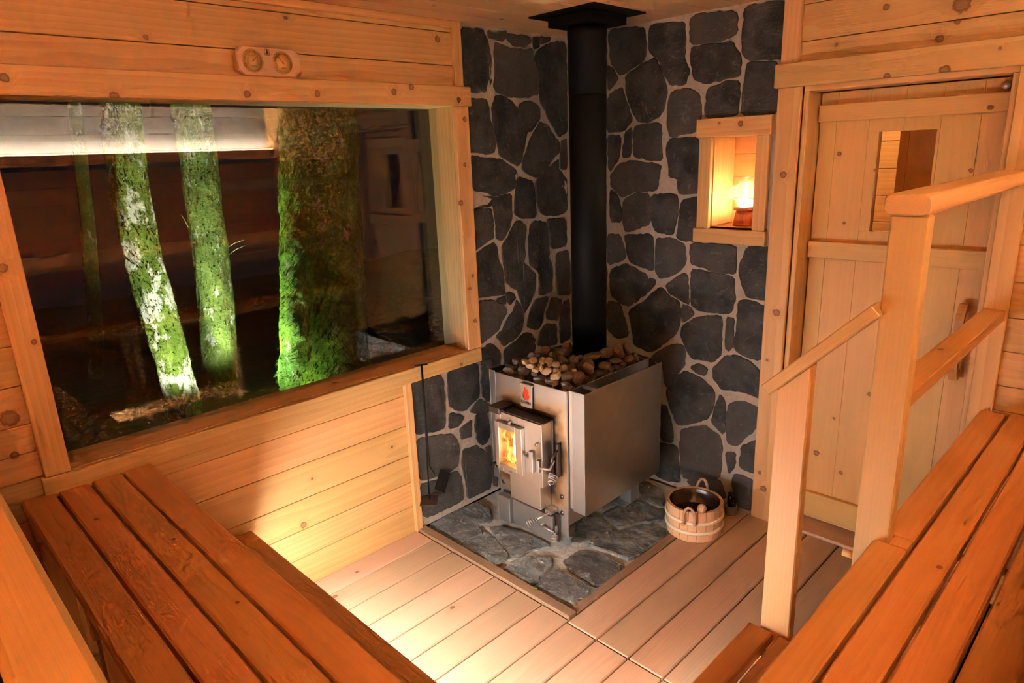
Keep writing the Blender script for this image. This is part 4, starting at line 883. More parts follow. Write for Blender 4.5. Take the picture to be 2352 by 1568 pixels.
n = len(poly); vs = [to3(u, v, h) for h in (-1.234, -1.228, -0.023) for u, v in poly]
vs[:n] = [to3(2.053 + (u - 2.053) * 0.93, 1.668 + (v - 1.668) * 0.86, -1.234) for u, v in poly]
fs = [list(range(n)), [2 * n + k for k in range(n)][::-1]]
for r_ in range(2):
    for k in range(n):
        a = r_ * n + k; b = r_ * n + (k + 1) % n; fs.append([a, a + n, b + n, b])
mb._add(vs, fs, [(p[1] + 5, p[0] - 2.0, p[2] - 1.6) for p in vs], 0.7)
mb.build('top_rail', M['rail'], hr, True)
MB().box(2.020, 2.090, -1.1755, -0.023, 1.152, 1.192, 0.003, 1).build('middle_rail', M['bench'], hr)
ang = math.atan2(1.437 - 1.162, 2.016 - 1.744)
mb = MB(); c = Matrix.Translation((1.883, 0, 1.283)) @ Matrix.Rotation(-ang, 4, 'Y')
mb.box(-0.189, 0.186, -1.243, -1.170, -0.017, 0.017, 0.003, 0, tf=c)
mb.build('stair_rail', M['rail'], hr)
MB().tube([(2.016, -1.196, 0.714), (1.985, -1.196, 0.714)], 0.011, 14).build('peg', M['rail'], hr)
# ================================================================ stove
st = empty('sauna_stove', (0.445, -0.55, 0.01), 'stainless steel wood burning stove with a lit glass door and rocks on top', 'stove')
FY = -0.849
mb = MB(); mb.box(0.218, 0.676, FY, FY + 0.006, 0.012, 0.785, 0.0015); mb.build('front_plate', M['steelfront'], st)
mb = MB()
mb.box(0.226, 0.668, FY + 0.0065, -0.20, 0.115, 0.70, 0.002)
mb.box(0.224, 0.228, FY + 0.0065, -0.20, 0.70, 0.783, 0.001); mb.box(0.672, 0.676, FY + 0.0065, -0.20, 0.112, 0.785, 0.001)
mb.box(0.224, 0.676, -0.204, -0.20, 0.70, 0.783, 0.001)
mb.build('firebox', M['steel'], st)
MB().box(0.229, 0.671, FY + 0.007, -0.205, 0.700, 0.712, 0.001).build('rock_tray', M['darksteel'], st)
MB().box(0.680, 0.704, FY + 0.012, FY + 0.016, 0.205, 0.79, 0.001).build('corner_strip', M['steeldoor'], st)
# folded heat shields left and right
mb = MB(); mb.box(0.708, 0.778, FY, FY + 0.003, 0.205, 0.796, 0.001); mb.box(0.776, 0.779, FY + 0.0005, -0.242, 0.200, 0.796, 0.001)
mb.box(0.680, 0.776, FY + 0.11, FY + 0.125, 0.772, 0.79, 0.001); mb.build('heat_shield', M['shield'], st)
mb = MB(); mb.box(0.172, 0.212, FY + 0.004, FY + 0.007, 0.205, 0.79, 0.001); mb.box(0.170, 0.173, FY + 0.004, -0.242, 0.205, 0.79, 0.001)
mb.box(0.173, 0.2235, FY + 0.11, FY + 0.125, 0.772, 0.786, 0.001); mb.build('heat_shield', M['shield'], st)
# rear legs: folded plates with a foot
for x in (0.24, 0.60):
    mb = MB(); mb.box(x, x + 0.065, -0.335, -0.330, 0.012, 0.20, 0.001); mb.box(x + 0.060, x + 0.065, -0.330, -0.26, 0.012, 0.20, 0.001); mb.box(x, x + 0.065, -0.39, -0.335, 0.012, 0.017, 0.001)
    mb.build('leg', M['galv'], st)
# fire door: a deep box with its framed window
fd = empty('fire_door', (0.44, -0.89, 0.47)); fd.parent = st; fd.location = Vector((0.44, -0.89, 0.47)) - st.location
mb = MB()
X0, X1, Z0, Z1 = 0.290, 0.596, 0.315, 0.630
wx0, wx1, wz0, wz1 = 0.332, 0.450, 0.370, 0.562
mb.box(X0, wx0, -0.931, -0.8505, Z0, Z1, 0.002, 2); mb.box(wx1, X1, -0.931, -0.8505, Z0, Z1, 0.002, 2)
mb.box(wx0, wx1, -0.931, -0.8505, wz1, Z1, 0.0005); mb.box(wx0, wx1, -0.931, -0.8505, Z0, wz0, 0.0005)
mb.build('door_box', M['steeldoor'], fd)
mb = MB(); mb.box(X0, X1 + 0.004, -0.925, -0.8505, Z1 + 0.0005, Z1 + 0.006, 0.001); mb.box(0.595, 0.602, -0.862, -0.8505, 0.33, 0.635, 0.002)
mb.build('door_edge', M['darksteel'], fd)
mb = MB()
fx0, fx1, fz0, fz1 = 0.310, 0.488, 0.352, 0.588
mb.box(fx0, wx0 + 0.004, -0.955, -0.9315, fz0, fz1, 0.002, 2); mb.box(wx1 - 0.004, fx1, -0.955, -0.9315, fz0, fz1, 0.002, 2)
mb.box(wx0 + 0.004, wx1 - 0.004, -0.955, -0.9315, wz1 - 0.004, fz1, 0.001); mb.box(wx0 + 0.004, wx1 - 0.004, -0.955, -0.9315, fz0, wz0 + 0.004, 0.001)
for z in (fz1 + 0.006, fz0 - 0.004): mb.lathe([(0.009, -0.95), (0.009, -0.932)], (0.40, 0, z), 14, 1)
mb.build('window_frame', M['steeldoor'], fd)
MB().box(wx0 + 0.002, wx1 - 0.002, -0.944, -0.940, wz0, wz1, 0.0003).build('fire_glass', M['ovenglass'], fd)
# the fire itself, tongues of flame behind the glass
mb = MB()
for k, (x, w, h, y) in enumerate(((0.350, 0.030, 0.165, -0.905), (0.372, 0.028, 0.12, -0.898), (0.440, 0.018, 0.10, -0.905), (0.385, 0.05, 0.06, -0.91), (0.425, 0.04, 0.05, -0.912))):
    rows = 12; vs = []; fs = []
    for i in range(rows + 1):
        t = i / rows; ww = w * (math.sin(PI * (0.18 + 0.82 * t)) ** 0.8 if t < 1 else 0) * (1.0 + 0.15 * math.sin(t * 9 + k))
        cx = x + 0.008 * math.sin(t * 6 + k * 2)
        for s in (-1, 0, 1): vs.append((cx + s * ww, y + (0.0 if s else -0.012) + 0.01 * math.sin(t * 5 + k), 0.376 + t * h))
    for i in range(rows):
        for s in range(2): a = i * 3 + s; fs.append((a, a + 1, a + 4, a + 3))
    mb._add(vs, fs, None, None, 0, True)
mb.box(0.333, 0.449, -0.872, -0.866, 0.371, 0.561, 0.001)
mb.build('flames', M['fire'], fd)
mb = MB(); rows = 14; vs = []; fs = []
for i in range(rows + 1):
    t = i / rows; ww = 0.026 * (1 - 0.25 * t) * (math.sin(PI * min(1, 0.25 + t * 0.72))) + 0.004
    for s in (-1, 0, 1): vs.append((0.418 + s * ww + 0.004 * math.sin(t * 7), -0.915 + (0 if s else -0.012), 0.392 + t * 0.158))
for i in range(rows):
    for s in range(2): a = i * 3 + s; fs.append((a, a + 1, a + 4, a + 3))
mb._add(vs, fs, None, None, 0, True); mb.build('bright_flame', M['firecore'], fd)
# lever handle, latch, spring coil
mb = MB(); mb.box(0.560, 0.584, -0.985, -0.960, 0.408, 0.515, 0.003); mb.box(0.590, 0.604, -0.965, -0.945, 0.408, 0.470, 0.002)
mb.tube([(0.502, -0.94, 0.462), (0.56, -0.968, 0.462)], 0.007); mb.lathe([(0.010, -0.945), (0.010, -0.931)], (0.502, 0, 0.462), 12, 1); mb.lathe([(0.008, -0.95), (0.008, -0.931)], (0.575, 0, 0.535), 12, 1)
mb.tube([(0.600, -0.955, 0.43), (0.640, -0.93, 0.425), (0.640, -0.90, 0.46)], 0.007)
mb.build('lever', M['steel'], fd)
mb = MB(); mb.box(0.628, 0.640, -0.875, -0.8505, 0.36, 0.53, 0.003); mb.tube([(0.634, -0.872, 0.50), (0.634, -0.905, 0.47), (0.634, -0.905, 0.40)], 0.008)
mb.build('latch_catch', M['darksteel'], fd)
def coil(mb, c, d, r0, r1, L, turns, wire):
    d = Vector(d).normalized(); u = Vector((0, 0, 1)); u = (u - d * u.dot(d)).normalized(); w = d.cross(u); c = Vector(c); pts = []
    N_ = int(turns * 18)
    for i in range(N_ + 1):
        t = i / N_; a = 2 * PI * turns * t; r = r0 + (r1 - r0) * t
        pts.append(c + d * L * t + (u * math.cos(a) + w * math.sin(a)) * r)
    mb.tube(pts, wire, 8)
mb = MB(); coil(mb, (0.636, -0.90, 0.378), (0.35, -0.85, -0.28), 0.024, 0.011, 0.045, 4.5, 0.0032)
mb.build('spring_grip', M['steel'], fd)
MB().box(0.262, 0.335, -0.945, -0.8505, 0.618, 0.650, 0.002).build('hinge', M['darksteel'], fd)
MB().box(0.262, 0.285, -0.94, -0.8505, 0.322, 0.345, 0.002).build('hinge', M['darksteel'], fd)
# chute under the door, its air lever
mb = MB(); mb.box(0.372, 0.572, -0.926, -0.8505, 0.190, 0.314, 0.002); mb.build('air_box', M['steeldoor'], st)
mb = MB(); mb.tube([(0.600, -0.90, 0.178), (0.578, -0.955, 0.160)], 0.006); coil(mb, (0.578, -0.955, 0.160), (-0.45, -0.85, -0.30), 0.008, 0.017, 0.055, 5, 0.003)
mb.box(0.573, 0.612, -0.90, -0.8505, 0.168, 0.188, 0.002); mb.build('air_lever', M['steel'], st)
# ash door
ad = empty('ash_door', (0.43, -0.87, 0.08)); ad.parent = st; ad.location = Vector((0.43, -0.87, 0.08)) - st.location
MB().box(0.250, 0.628, -0.862, -0.8505, 0.014, 0.162, 0.002).build('door_surround', M['darksteel'], ad)
MB().box(0.338, 0.606, -0.884, -0.8625, 0.016, 0.150, 0.003).build('door_plate', M['dull'], ad)
MB().box(0.256, 0.337, -0.905, -0.8625, 0.014, 0.156, 0.003).build('draught_cover', M['dull'], ad)
mb = MB(); mb.tube([(0.548, -0.90, 0.092), (0.596, -0.90, 0.086), (0.622, -0.89, 0.075)], 0.006); mb.lathe([(0.010, -0.905), (0.010, -0.8845)], (0.548, 0, 0.092), 12, 1)
mb.box(0.612, 0.622, -0.876, -0.8625, 0.05, 0.10, 0.002); coil(mb, (0.626, -0.885, 0.066), (0.3, -0.75, -0.5), 0.008, 0.016, 0.035, 4, 0.003)
mb.build('latch', M['steel'], ad)
for x, z in ((0.262, 0.285), (0.640, 0.255), (0.640, 0.17), (0.245, 0.20)):
    MB().lathe([(0.010, FY - 0.005), (0.012, FY - 0.001), (0.012, FY)], (x, 0, z), 14, 1).build('rivet', M['darksteel'], st)
# name plate with the flame emblem
bd = empty('name_plate', (0.437, -0.856, 0.714)); bd.parent = st; bd.location = Vector((0.437, -0.856, 0.714)) - st.location
mb = MB(); mb.box(0.400, 0.474, -0.861, -0.857, 0.656, 0.772, 0.0015)
for x in (0.403, 0.473): mb.lathe([(0.005, -0.863), (0.005, FY)], (x, 0, 0.768), 10, 1)
mb.build('plate', M['badge'], bd)
MB().tube([(0.402, -0.861, 0.774), (0.473, -0.861, 0.774), (0.477, -0.861, 0.770), (0.477, -0.861, 0.660)], 0.0022, 8).build('wire_edge', M['steel'], bd)
FL = [(0.0, 0.0), (0.010, 0.001), (0.018, 0.007), (0.021, 0.016), (0.0225, 0.030), (0.0175, 0.024), (0.0175, 0.034), (0.0195, 0.046), (0.0125, 0.036), (0.0115, 0.046), (0.0130, 0.058), (0.0055, 0.048), (0.0050, 0.060), (0.0065, 0.072), (0.0005, 0.062), (-0.0035, 0.052), (-0.0045, 0.066), (-0.0105, 0.055), (-0.0120, 0.043), (-0.0095, 0.036), (-0.0145, 0.044), (-0.0180, 0.032), (-0.0185, 0.018), (-0.0140, 0.007), (-0.007, 0.001)]
mb = MB(); mb.prism(FL, 0.0, 0.0012, lambda u, v, h: (0.437 + u, -0.8612 - h, 0.694 + v)); mb.build('flame_emblem', M['red'], bd, True)
FK = [(-0.0165, 0.014), (-0.0080, 0.0028), (0.0, 0.0005), (-0.006, 0.0055), (-0.0125, 0.017), (-0.0150, 0.034)]
mb = MB(); mb.prism([(u - 0.003, v - 0.0005) for u, v in FK], 0.0, 0.0016, lambda u, v, h: (0.437 + u, -0.8614 - h, 0.694 + v)); mb.build('emblem_shade', M['ink'], bd, True)
tx = bpy.data.curves.new('lettering', 'FONT'); tx.body = 'KUUMA'; tx.size = 0.0185; tx.align_x = 'CENTER'; tx.extrude = 0.0004; tx.space_character = 1.05; tx.offset = 0.0003
_t = bpy.data.objects.new('t', tx); COL.objects.link(_t); bpy.context.view_layer.update()
_me = bpy.data.meshes.new_from_object(_t.evaluated_get(bpy.context.evaluated_depsgraph_get())); _me.name = 'lettering'
bpy.data.objects.remove(_t); bpy.data.curves.remove(tx)
to = bpy.data.objects.new('lettering', _me); COL.objects.link(to); to.parent = bd
to.location = Vector((0.437, -0.8618, 0.676)) - wloc(bd); to.rotation_euler = (PI / 2, 0, 0); _me.materials.clear(); _me.materials.append(M['ink'])

# ---- rocks on the stove
def rock(co, rx, rz, kind, seed, ang):
    bm = bmesh.new(); r = random.Random(seed)
    bmesh.ops.create_icosphere(bm, subdivisions=3, radius=1.0)
    planes = []
    for _ in range(15 if kind in 'gt' else 12):
        d = Vector((r.gauss(0, 1), r.gauss(0, 1), r.gauss(0, 1))).normalized(); planes.append((d, r.uniform(0.55, 0.92)))
    for v in bm.verts:
        p = v.co.normalized(); k = 1.0
        for d, o in planes:
            c = p.dot(d)
            if c > 0.01: k = min(k, o / c)
        if kind in 'rbd': k = 0.8 * k + 0.2 * 0.85
        k *= 1 + 0.06 * mnoise.noise(p * 2.5 + Vector((seed, 0, 0)))
        v.co = p * k
    ry = (rx + rz) * 0.5 * r.uniform(0.85, 1.15)
    m = Matrix.Rotation(ang, 3, 'Z') @ Matrix.Rotation(r.uniform(-0.35, 0.35), 3, 'Y') @ Matrix.Diagonal((rx * 1.12, ry * 1.12, rz * 1.15))
    bmesh.ops.transform(bm, matrix=m, verts=bm.verts)
    for f in bm.faces: f.smooth = kind == 'r'
    me = bpy.data.meshes.new('stove_rock'); bm.to_mesh(me); bm.free(); me.materials.append(M['rock_' + kind])
    o = bpy.data.objects.new('stove_rock', me); COL.objects.link(o); o.location = co
    return o
ORD = ['first', 'second', 'third', 'fourth', 'fifth', 'sixth', 'seventh', 'eighth', 'ninth', 'tenth', 'eleventh', 'twelfth', 'thirteenth', 'fourteenth', 'fifteenth', 'sixteenth']
groups = {}
for s in SSTONES:
    x, y, z, rx, rz, k = s
    if k == 'g': g = ('grey', 'jagged grey rocks along the front rim of the stove')
    elif k == 't': g = ('tan', 'small tan rocks heaped on the stove')
    elif k == 'r': g = ('reddish', 'reddish rounded rocks on the stove')
    elif k == 'd': g = ('dark', 'dark rocks low in the stove tray')
    elif x + y * 0.0 < 0.53 and y > -0.7: g = ('brownl', 'brown rocks left of the pipe on the stove')
    else: g = ('brownr', 'brown rocks in front of and right of the pipe')
    groups.setdefault(g, []).append(s)
NOUN = {'grey': 'jagged grey rock along the front rim of the stove, {} from the left',
        'tan': 'small tan rock in the pale heap on the stove, {} from the left',
        'reddish': 'reddish rounded rock on the stove, {} of the reddish ones from the left',
        'dark': 'dark rock lying low in the stove tray, {} of the dark ones from the left',
        'brownl': 'brown rounded rock left of the stove pipe, {} from the left',
        'brownr': 'brown rock in front or right of the pipe, {} from the left'}
sd = 100
for g, items in groups.items():
    items = sorted(items, key=lambda s: s[0] + s[1])
    for i, (x, y, z, rx, rz, k) in enumerate(items):
        sd += 1
        d_ = math.hypot(x - 0.455, y + 0.407); need = 0.088 + rx * 1.05
        if d_ < need: x = 0.455 + (x - 0.455) * need / d_; y = -0.407 + (y + 0.407) * need / d_
        o = rock((x, y, z), rx, rz, k, sd, math.radians(45) + random.Random(sd).uniform(-0.35, 0.35))
        tag(o, NOUN[g[0]].format(ORD[i]), 'rock', g[1])
# the bed of rocks under them that fills the tray
r = random.Random(4); bed = []
i = 0
for gx in range(6):
    for gy in range(9):
        x = 0.263 + gx * 0.072 + r.uniform(-0.012, 0.012); y = -0.80 + gy * 0.066 + r.uniform(-0.012, 0.012)
        if (x - 0.455) ** 2 + (y + 0.407) ** 2 < 0.125 ** 2: continue
        bed.append((x, y))
for x, y in bed:
    i += 1
    z = 0.752 if y < -0.7 else 0.765
    if y > -0.68 and x < 0.62: z += 0.018
    o = rock((x, y, z), r.uniform(0.028, 0.034), r.uniform(0.026, 0.034), r.choice('bddr'), 400 + i, r.uniform(0, 3))
    tag(o, 'dark rock half buried in the bed filling the stove tray', 'rock', 'bed of rocks filling the stove tray')

# ---- flue pipe with its ceiling box
fp = empty('stove_pipe', (0.455, -0.407, 0.712), 'matt black stove pipe rising to a square ceiling plate', 'pipe')
MB().lathe([(0.086, 0.713), (0.086, 2.056), (0.0845, 2.058)], (0.455, -0.407, 0), 64).build('lower_pipe', M['black'], fp)
MB().lathe([(0.0855, 2.059), (0.087, 2.061), (0.087, 2.30), (0.089, 2.302), (0.089, 2.352)], (0.455, -0.407, 0), 64).build('upper_pipe', M['black'], fp)
MB().box(0.331, 0.581, -0.531, -0.281, 2.350, 2.392, 0.002).build('support_box', M['black'], fp)
MB().box(0.270, 0.643, -0.593, -0.222, 2.3925, 2.3985, 0.001).build('ceiling_plate', M['black'], fp)

# ================================================================ oil lamp in the niche
LX, LY, LZ = 1.008, 0.085, 1.4435
ol = empty('oil_lamp', (LX, LY, LZ), 'lit oil lamp with a clay foot and clear glass globe in the wall niche', 'lamp')
MB().lathe([(0.054, 0.0), (0.054, 0.004), (0.046, 0.045), (0.040, 0.068), (0.0, 0.069)], (LX, LY, LZ), 40).build('clay_foot', M['clay'], ol)
MB().lathe([(0.030, 0.070), (0.052, 0.072), (0.052, 0.082), (0.040, 0.086), (0.036, 0.088), (0.0, 0.088)], (LX, LY, LZ), 40).build('collar', M['clay'], ol)
outer = [(0.038, 0.0885), (0.038, 0.108), (0.046, 0.114), (0.074, 0.128), (0.079, 0.142), (0.079, 0.160), (0.072, 0.174), (0.050, 0.188), (0.038, 0.194), (0.036, 0.208), (0.039, 0.218), (0.047, 0.226)]
inner = [(r_ - 0.002, h_) for r_, h_ in reversed(outer)]
MB().lathe(outer + inner + [outer[0]], (LX, LY, LZ), 48, caps=False).build('glass_globe', M['lampglass'], ol)
MB().lathe([(0.0, 0.100), (0.009, 0.104), (0.013, 0.116), (0.010, 0.130), (0.005, 0.144), (0.0, 0.156)], (LX, LY, LZ), 20).build('flame', M['wick'], ol)
MB().lathe([(0.006, 0.0885), (0.006, 0.100), (0.0, 0.101)], (LX, LY, LZ), 12).build('wick_tube', M['brassrim'], ol)

# ================================================================ bucket, ladle, cup
BX, BY = 1.03, -0.318
bk = empty('sauna_bucket', (BX, BY, 0.0), 'round wooden sauna bucket with two white hoops and rope handles', 'bucket')
mb = MB(); n = 20; R0, R1, H = 0.131, 0.134, 0.162
for k in range(n):                       # staves
    a0 = 2 * PI * k / n + 0.008; a1 = 2 * PI * (k + 1) / n - 0.008
    rows = []
    for r0_, r1_, z in ((R0, R0 - 0.014, 0.012), (R1, R1 - 0.014, H)):
        for t in (a0, (a0 + a1) / 2, a1):
            rows.append((BX + r0_ * math.cos(t), BY + r0_ * math.sin(t), z))
        for t in (a1, (a0 + a1) / 2, a0):
            rows.append((BX + r1_ * math.cos(t), BY + r1_ * math.sin(t), z))
    fs = [(i, (i + 1) % 6, 6 + (i + 1) % 6, 6 + i) for i in range(6)] + [tuple(range(6))[::-1], tuple(range(6, 12))]
    off = rng.uniform(0, 30)
    ws = [(p[2] + off, 0.02 * (i % 6), 0.04 + 0.01 * (i % 3)) for i, p in enumerate(rows)]
    mb._add(rows, fs, ws, None, 0, False)
mb.lathe([(0.0, 0.001), (R0 - 0.004, 0.001), (R0 - 0.002, 0.003), (R0 - 0.002, 0.020), (0.0, 0.022)], (BX, BY, 0), 48, sm=False)
mb.build('staves', M['bucket'], bk)
def hoop(z):
    r_ = R0 + 0.001 + (R1 - R0) * z / H
    mb = MB(); mb.lathe([(r_, z - 0.008), (r_ + 0.006, z - 0.0075), (r_ + 0.0075, z), (r_ + 0.006, z + 0.0075), (r_, z + 0.008)], (BX, BY, 0), 64, caps=False)
    vs = []; fs = []                     # the overlapping tongue where the hoop closes
    for i in range(9):
        t = math.radians(-32 + i * 3.6)
        for dz in (-0.005, 0.005): vs.append((BX + (r_ + 0.011) * math.cos(t), BY + (r_ + 0.011) * math.sin(t), z + dz + i * 0.0012))
        for dz in (0.005, -0.005): vs.append((BX + (r_ + 0.004) * math.cos(t), BY + (r_ + 0.004) * math.sin(t), z + dz + i * 0.0012))
    for i in range(8):
        for k in range(4): a = i * 4 + k; b = i * 4 + (k + 1) % 4; fs.append((a, b, b + 4, a + 4))
    fs += [(3, 2, 1, 0), (32, 33, 34, 35)]
    mb._add(vs, fs, None, None, 0, False)
    return mb.build('hoop', M['hoop'], bk)
hoop(0.104); hoop(0.052)
MB().lathe([(0.0, 0.024), (0.112, 0.024), (0.119, 0.157), (0.121, 0.160), (0.1175, 0.1605), (0.1155, 0.157), (0.1085, 0.030), (0.0, 0.029)], (BX, BY, 0), 56).build('liner', M['liner'], bk)
MB().lathe([(0.0, 0.085), (0.111, 0.085), (0.111, 0.0855), (0.0, 0.0862)], (BX, BY, 0), 48).build('water', M['water'], bk)
def rope_handle(a):
    c = Vector((BX + (R1 + 0.004) * math.cos(a), BY + (R1 + 0.004) * math.sin(a), 0)); s = Vector((-math.sin(a), math.cos(a), 0)); o_ = Vector((math.cos(a), math.sin(a), 0))
    mb = MB(); pts = []
    for i in range(19):
        t = PI * i / 18; pts.append(c + s * 0.027 * math.cos(t) + Vector((0, 0, 0.135 + 0.062 * math.sin(t))) + o_ * (0.012 + 0.006 * math.sin(t)))
    pts = [pts[0] - Vector((0, 0, 0.022))] + pts + [pts[-1] - Vector((0, 0, 0.030))]
    mb.tube(pts, 0.0068, 10)
    for k in (0, -1): mb.lathe([(0.0, -0.010), (0.009, -0.004), (0.010, 0.003), (0.0, 0.010)], tuple(pts[k]), 12)
    return mb.build('rope_handle', M['rope'], bk)
rope_handle(math.radians(-69)); rope_handle(math.radians(106))
ld = empty('ladle', (BX + 0.02, BY - 0.03, 0.09), 'wooden ladle with a rounded knob handle resting in the bucket', 'ladle')
e0 = Vector((1.035, -0.305, 0.080)); e1 = Vector((1.122, -0.408, 0.188)); dirv = (e1 - e0).normalized(); e1 = e1 - dirv * 0.02
mb = MB(); mb.tube([e0, e0.lerp(e1, 0.6), e1], [0.008, 0.009, 0.010], 14); mb.build('shaft', M['rope'], ld)
mb = MB(); mb.tube([e1 - dirv * 0.028 + dirv * d for d in (0, 0.006, 0.02, 0.036, 0.046, 0.050)], [0.010, 0.016, 0.0205, 0.021, 0.016, 0.006], 24); mb.build('knob', M['knob'], ld)
mb = MB(); vs_ = [(0.0, 0.032), (0.028, 0.034), (0.036, 0.05), (0.038, 0.075), (0.036, 0.075), (0.033, 0.052), (0.026, 0.038), (0.0, 0.036)]
mb.lathe(vs_, (BX - 0.015, BY + 0.015, 0.002), 32); mb.build('bowl', M['darksteel'], ld)

CX, CY = 1.092, -0.062
cp = empty('metal_cup', (CX, CY, 0), 'small steel cup standing behind the bucket', 'cup')
MB().lathe([(0.0, 0.0005), (0.028, 0.0005), (0.030, 0.003), (0.031, 0.046), (0.032, 0.048), (0.0295, 0.048), (0.028, 0.006), (0.0, 0.004)], (CX, CY, 0), 36).build('cup_body', M['steel'], cp)
for i, (dx, dy, h, lb) in enumerate(((-0.011, 0.009, 0.108, 'glossy black bottle standing in the steel cup, the taller one'), (0.012, -0.004, 0.090, 'glossy black bottle standing in the steel cup, the shorter one'))):
    o = MB().lathe([(0.0, 0.006), (0.013, 0.006), (0.0145, 0.010), (0.0145, h - 0.03), (0.012, h - 0.022), (0.0075, h - 0.018), (0.0075, h - 0.014), (0.011, h - 0.013), (0.011, h - 0.002), (0.0, h)], (CX + dx, CY + dy, 0), 24).build('bottle', M['blackgloss'])
    tag(o, lb, 'bottle', 'black bottles in the steel cup')

# ================================================================ thermometer above the window
th = empty('thermometer', (0.0, -1.724, 2.122), 'wooden thermometer and hygrometer board with two brass dials above the window', 'thermometer')
Y0, Y1, Z0, Z1 = -1.848, -1.602, 2.1225, 2.224
oct_ = [(Y0 + 0.022, Z0), (Y1 - 0.022, Z0), (Y1, Z0 + 0.020), (Y1, Z1 - 0.020), (Y1 - 0.022, Z1), (Y0 + 0.022, Z1), (Y0, Z1 - 0.020), (Y0, Z0 + 0.020)]
mb = MB(); n = 8; cyy, czz = (Y0 + Y1) / 2, (Z0 + Z1) / 2
vs = [(0.001, u, v) for u, v in oct_] + [(0.023, u, v) for u, v in oct_] + [(0.029, cyy + (u - cyy) * 0.965, czz + (v - czz) * 0.92) for u, v in oct_]
fs = [list(range(8))[::-1], [16 + i for i in range(8)]]
for r_ in range(2):
    for i in range(8): j = (i + 1) % 8; fs.append([r_ * 8 + i, r_ * 8 + j, r_ * 8 + 8 + j, r_ * 8 + 8 + i])
mb._add(vs, fs, [(p[1] + 3, p[2] - 2.15, p[0] + 0.05) for p in vs], 0.75)
mb.build('board', M['knob'], th, True)
def dial(yc, zc, rad, needle, name, scales):
    d = empty(name, (0, 0, 0)); d.parent = th; d.location = Vector((0.03, yc, zc)) - th.location
    MB().lathe([(0.0, 0.0292), (rad - 0.002, 0.0292), (rad - 0.002, 0.0297), (0.0, 0.0300)], (0, yc, zc), 48, 0).build('dial_face', M['brass'], d)
    MB().lathe([(rad - 0.002, 0.0290), (rad - 0.001, 0.0325), (rad + 0.0015, 0.0325), (rad + 0.003, 0.0290)], (0, yc, zc), 48, 0, caps=False).build('dial_rim', M['brassrim'], d)
    mb = MB()
    for r_, cnt, L in scales:
        for i in range(cnt):
            t = math.radians(-35 + 250 * i / (cnt - 1)); u = Vector((0, math.cos(t), math.sin(t))); w = Vector((0, -u.z, u.y)); c = Vector((0.0304, yc, zc))
            a = c + u * (r_ - L); b = c + u * r_; q = 0.0006
            mb._add([a - w * q, a + w * q, b + w * q, b - w * q], [(0, 1, 2, 3)])
    for r_ in [s[0] for s in scales]:
        pts = [(0.0304, yc + (r_ - 0.005) * math.cos(math.radians(-35 + 250 * i / 40)), zc + (r_ - 0.005) * math.sin(math.radians(-35 + 250 * i / 40))) for i in range(41)]
        mb.tube(pts, 0.00035, 4)
    for w_, z_ in ((0.008, -0.017), (0.013, -0.020)): mb._add([(0.0304, yc - w_, zc + z_), (0.0304, yc + w_, zc + z_), (0.0304, yc + w_, zc + z_ + 0.0012), (0.0304, yc - w_, zc + z_ + 0.0012)], [(0, 1, 2, 3)])
    mb.build('scale_marks', M['brown_ink'], d)
    t = math.radians(needle); u = Vector((0, math.cos(t), math.sin(t))); w = Vector((0, -u.z, u.y)); c = Vector((0.0312, yc, zc))
    mb = MB(); mb._add([c - u * 0.007 - w * 0.0014, c - u * 0.007 + w * 0.0014, c + u * (rad - 0.008) + w * 0.0004, c + u * (rad - 0.008) - w * 0.0004], [(0, 1, 2, 3)])
    mb.lathe([(0.0, 0.0306), (0.0025, 0.0306), (0.0025, 0.0325), (0.0, 0.033)], (0, yc, zc), 14, 0)
    mb.build('needle', M['brown_ink'], d)
    MB().lathe([(0.0, 0.0336), (rad - 0.0015, 0.0330), (rad - 0.0015, 0.0334), (0.0, 0.0345)], (0, yc, zc), 40, 0).build('dial_glass', M['lampglass'], d)
dial(-1.790, 2.1745, 0.0375, 38, 'temperature_dial', ((0.033, 26, 0.004), (0.023, 16, 0.003)))
dial(-1.675, 2.1735, 0.0375, 132, 'humidity_dial', ((0.033, 20, 0.004),))
mb = MB()
mb.prism([(-0.006, 0.0), (0.006, 0.0), (0.0, 0.020)], 0, 0.0006, lambda u, v, h: (0.0291 + h, -1.732 + u, 2.199 + v))
for u, w in ((-0.009, 0.001), (0.008, 0.001)): mb.prism([(u, 0.0), (u + w, 0.0), (u + w, 0.017), (u, 0.017)], 0, 0.0006, lambda u, v, h: (0.0291 + h, -1.732 + u, 2.199 + v))
mb.prism([(-0.011, -0.003), (0.011, -0.003), (0.011, -0.0015), (-0.011, -0.0015)], 0, 0.0006, lambda u, v, h: (0.0291 + h, -1.732 + u, 2.199 + v))
mb.prism([(-0.009, 0.0165), (0.009, 0.0165), (0.009, 0.0178), (-0.009, 0.0178)], 0, 0.0006, lambda u, v, h: (0.0291 + h, -1.732 + u, 2.199 + v))
mb.build('burnt_emblem', M['brown_ink'], th, True)

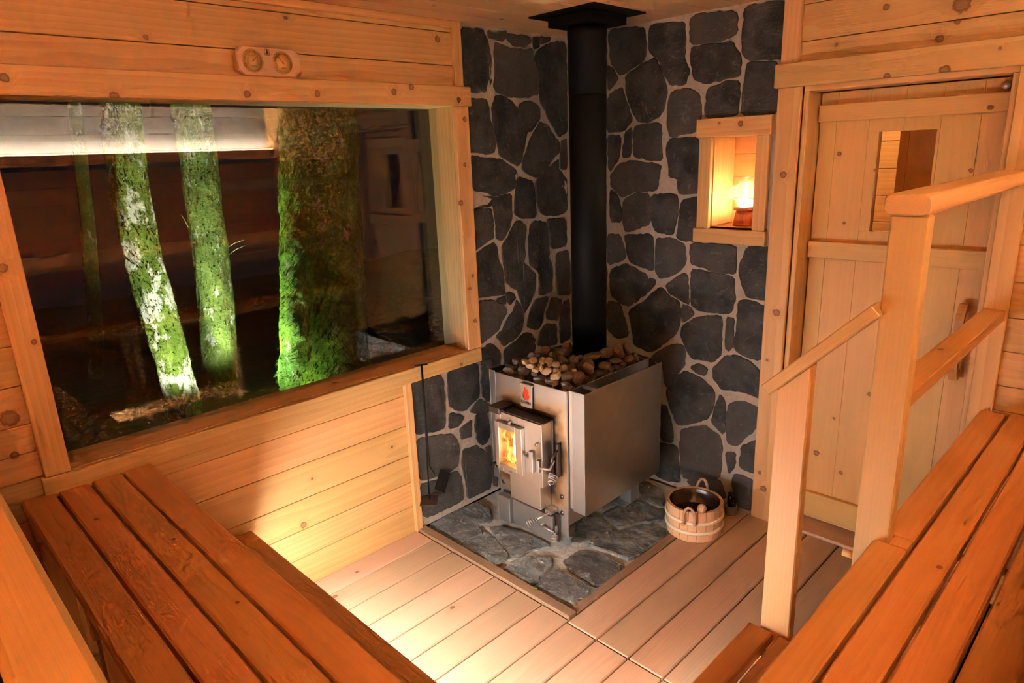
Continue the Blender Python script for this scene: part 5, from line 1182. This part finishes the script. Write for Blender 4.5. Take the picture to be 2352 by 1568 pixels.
# ================================================================ fire tools hanging at the sill
ra = empty('ash_rake', (0.05, -1.16, 0.866), 'thin black iron rake with a rusty square blade hanging from the window sill', 'fire tool')
MB().tube([(0.046, -1.200, 0.872), (0.046, -1.130, 0.862)], 0.0042, 8).build('handle', M['iron'], ra)
MB().tube([(0.046, -1.163, 0.866), (0.050, -1.170, 0.60), (0.056, -1.186, 0.172)], 0.0038, 8).build('rod', M['iron'], ra)
mb = MB(); c = Matrix.Translation((0.062, -1.193, 0.168)) @ Matrix.Rotation(math.radians(45), 4, 'Z') @ Matrix.Rotation(math.radians(6), 4, 'X')
mb.box(-0.042, 0.042, -0.042, 0.042, -0.002, 0.002, 0.0008, tf=c); mb.build('blade', M['rust'], ra)
sh = empty('ash_shovel', (0.05, -1.10, 0.24), 'flat black iron shovel blade hanging beside the rake rod on the stone', 'fire tool')
MB().tube([(0.040, -1.155, 0.866), (0.040, -1.158, 0.60), (0.042, -1.158, 0.335), (0.046, -1.135, 0.288)], 0.0030, 8).build('rod', M['iron'], sh)
mb = MB(); c = Matrix.Translation((0.050, -1.092, 0.232)) @ Matrix.Rotation(math.radians(-38), 4, 'X') @ Matrix.Rotation(math.radians(-12), 4, 'Y')
mb.box(-0.0015, 0.0015, -0.038, 0.038, -0.052, 0.052, 0.0006, tf=c); mb.build('blade', M['iron'], sh)

# ================================================================ bits of leaf on the hearth border
def leafbit(x, y, z, a, s, label):
    mb = MB(); vs = []; fs = []
    for i in range(7):
        t = i / 6; w = 0.4 * math.sin(PI * t) * s
        for k in (-1, 0, 1):
            u, v = (t - 0.5) * s * 1.6, k * w
            vs.append((x + u * math.cos(a) - v * math.sin(a), y + u * math.sin(a) + v * math.cos(a), z + 0.006 * abs(k) + 0.006 * math.sin(PI * t)))
    for i in range(6):
        for k in range(2): q = i * 3 + k; fs.append((q, q + 1, q + 4, q + 3))
    mb._add(vs, fs, None, None, 0, True)
    tag(mb.build('leaf', M['leaf']), label, 'leaf', 'fallen leaf bits')
leafbit(0.958, -0.83, 0.014, 1.2, 0.018, 'small green leaf lying on the stone near the right border strip')
leafbit(0.795, -1.207, 0.013, 0.4, 0.014, 'small green leaf lying on the front border strip of the hearth')
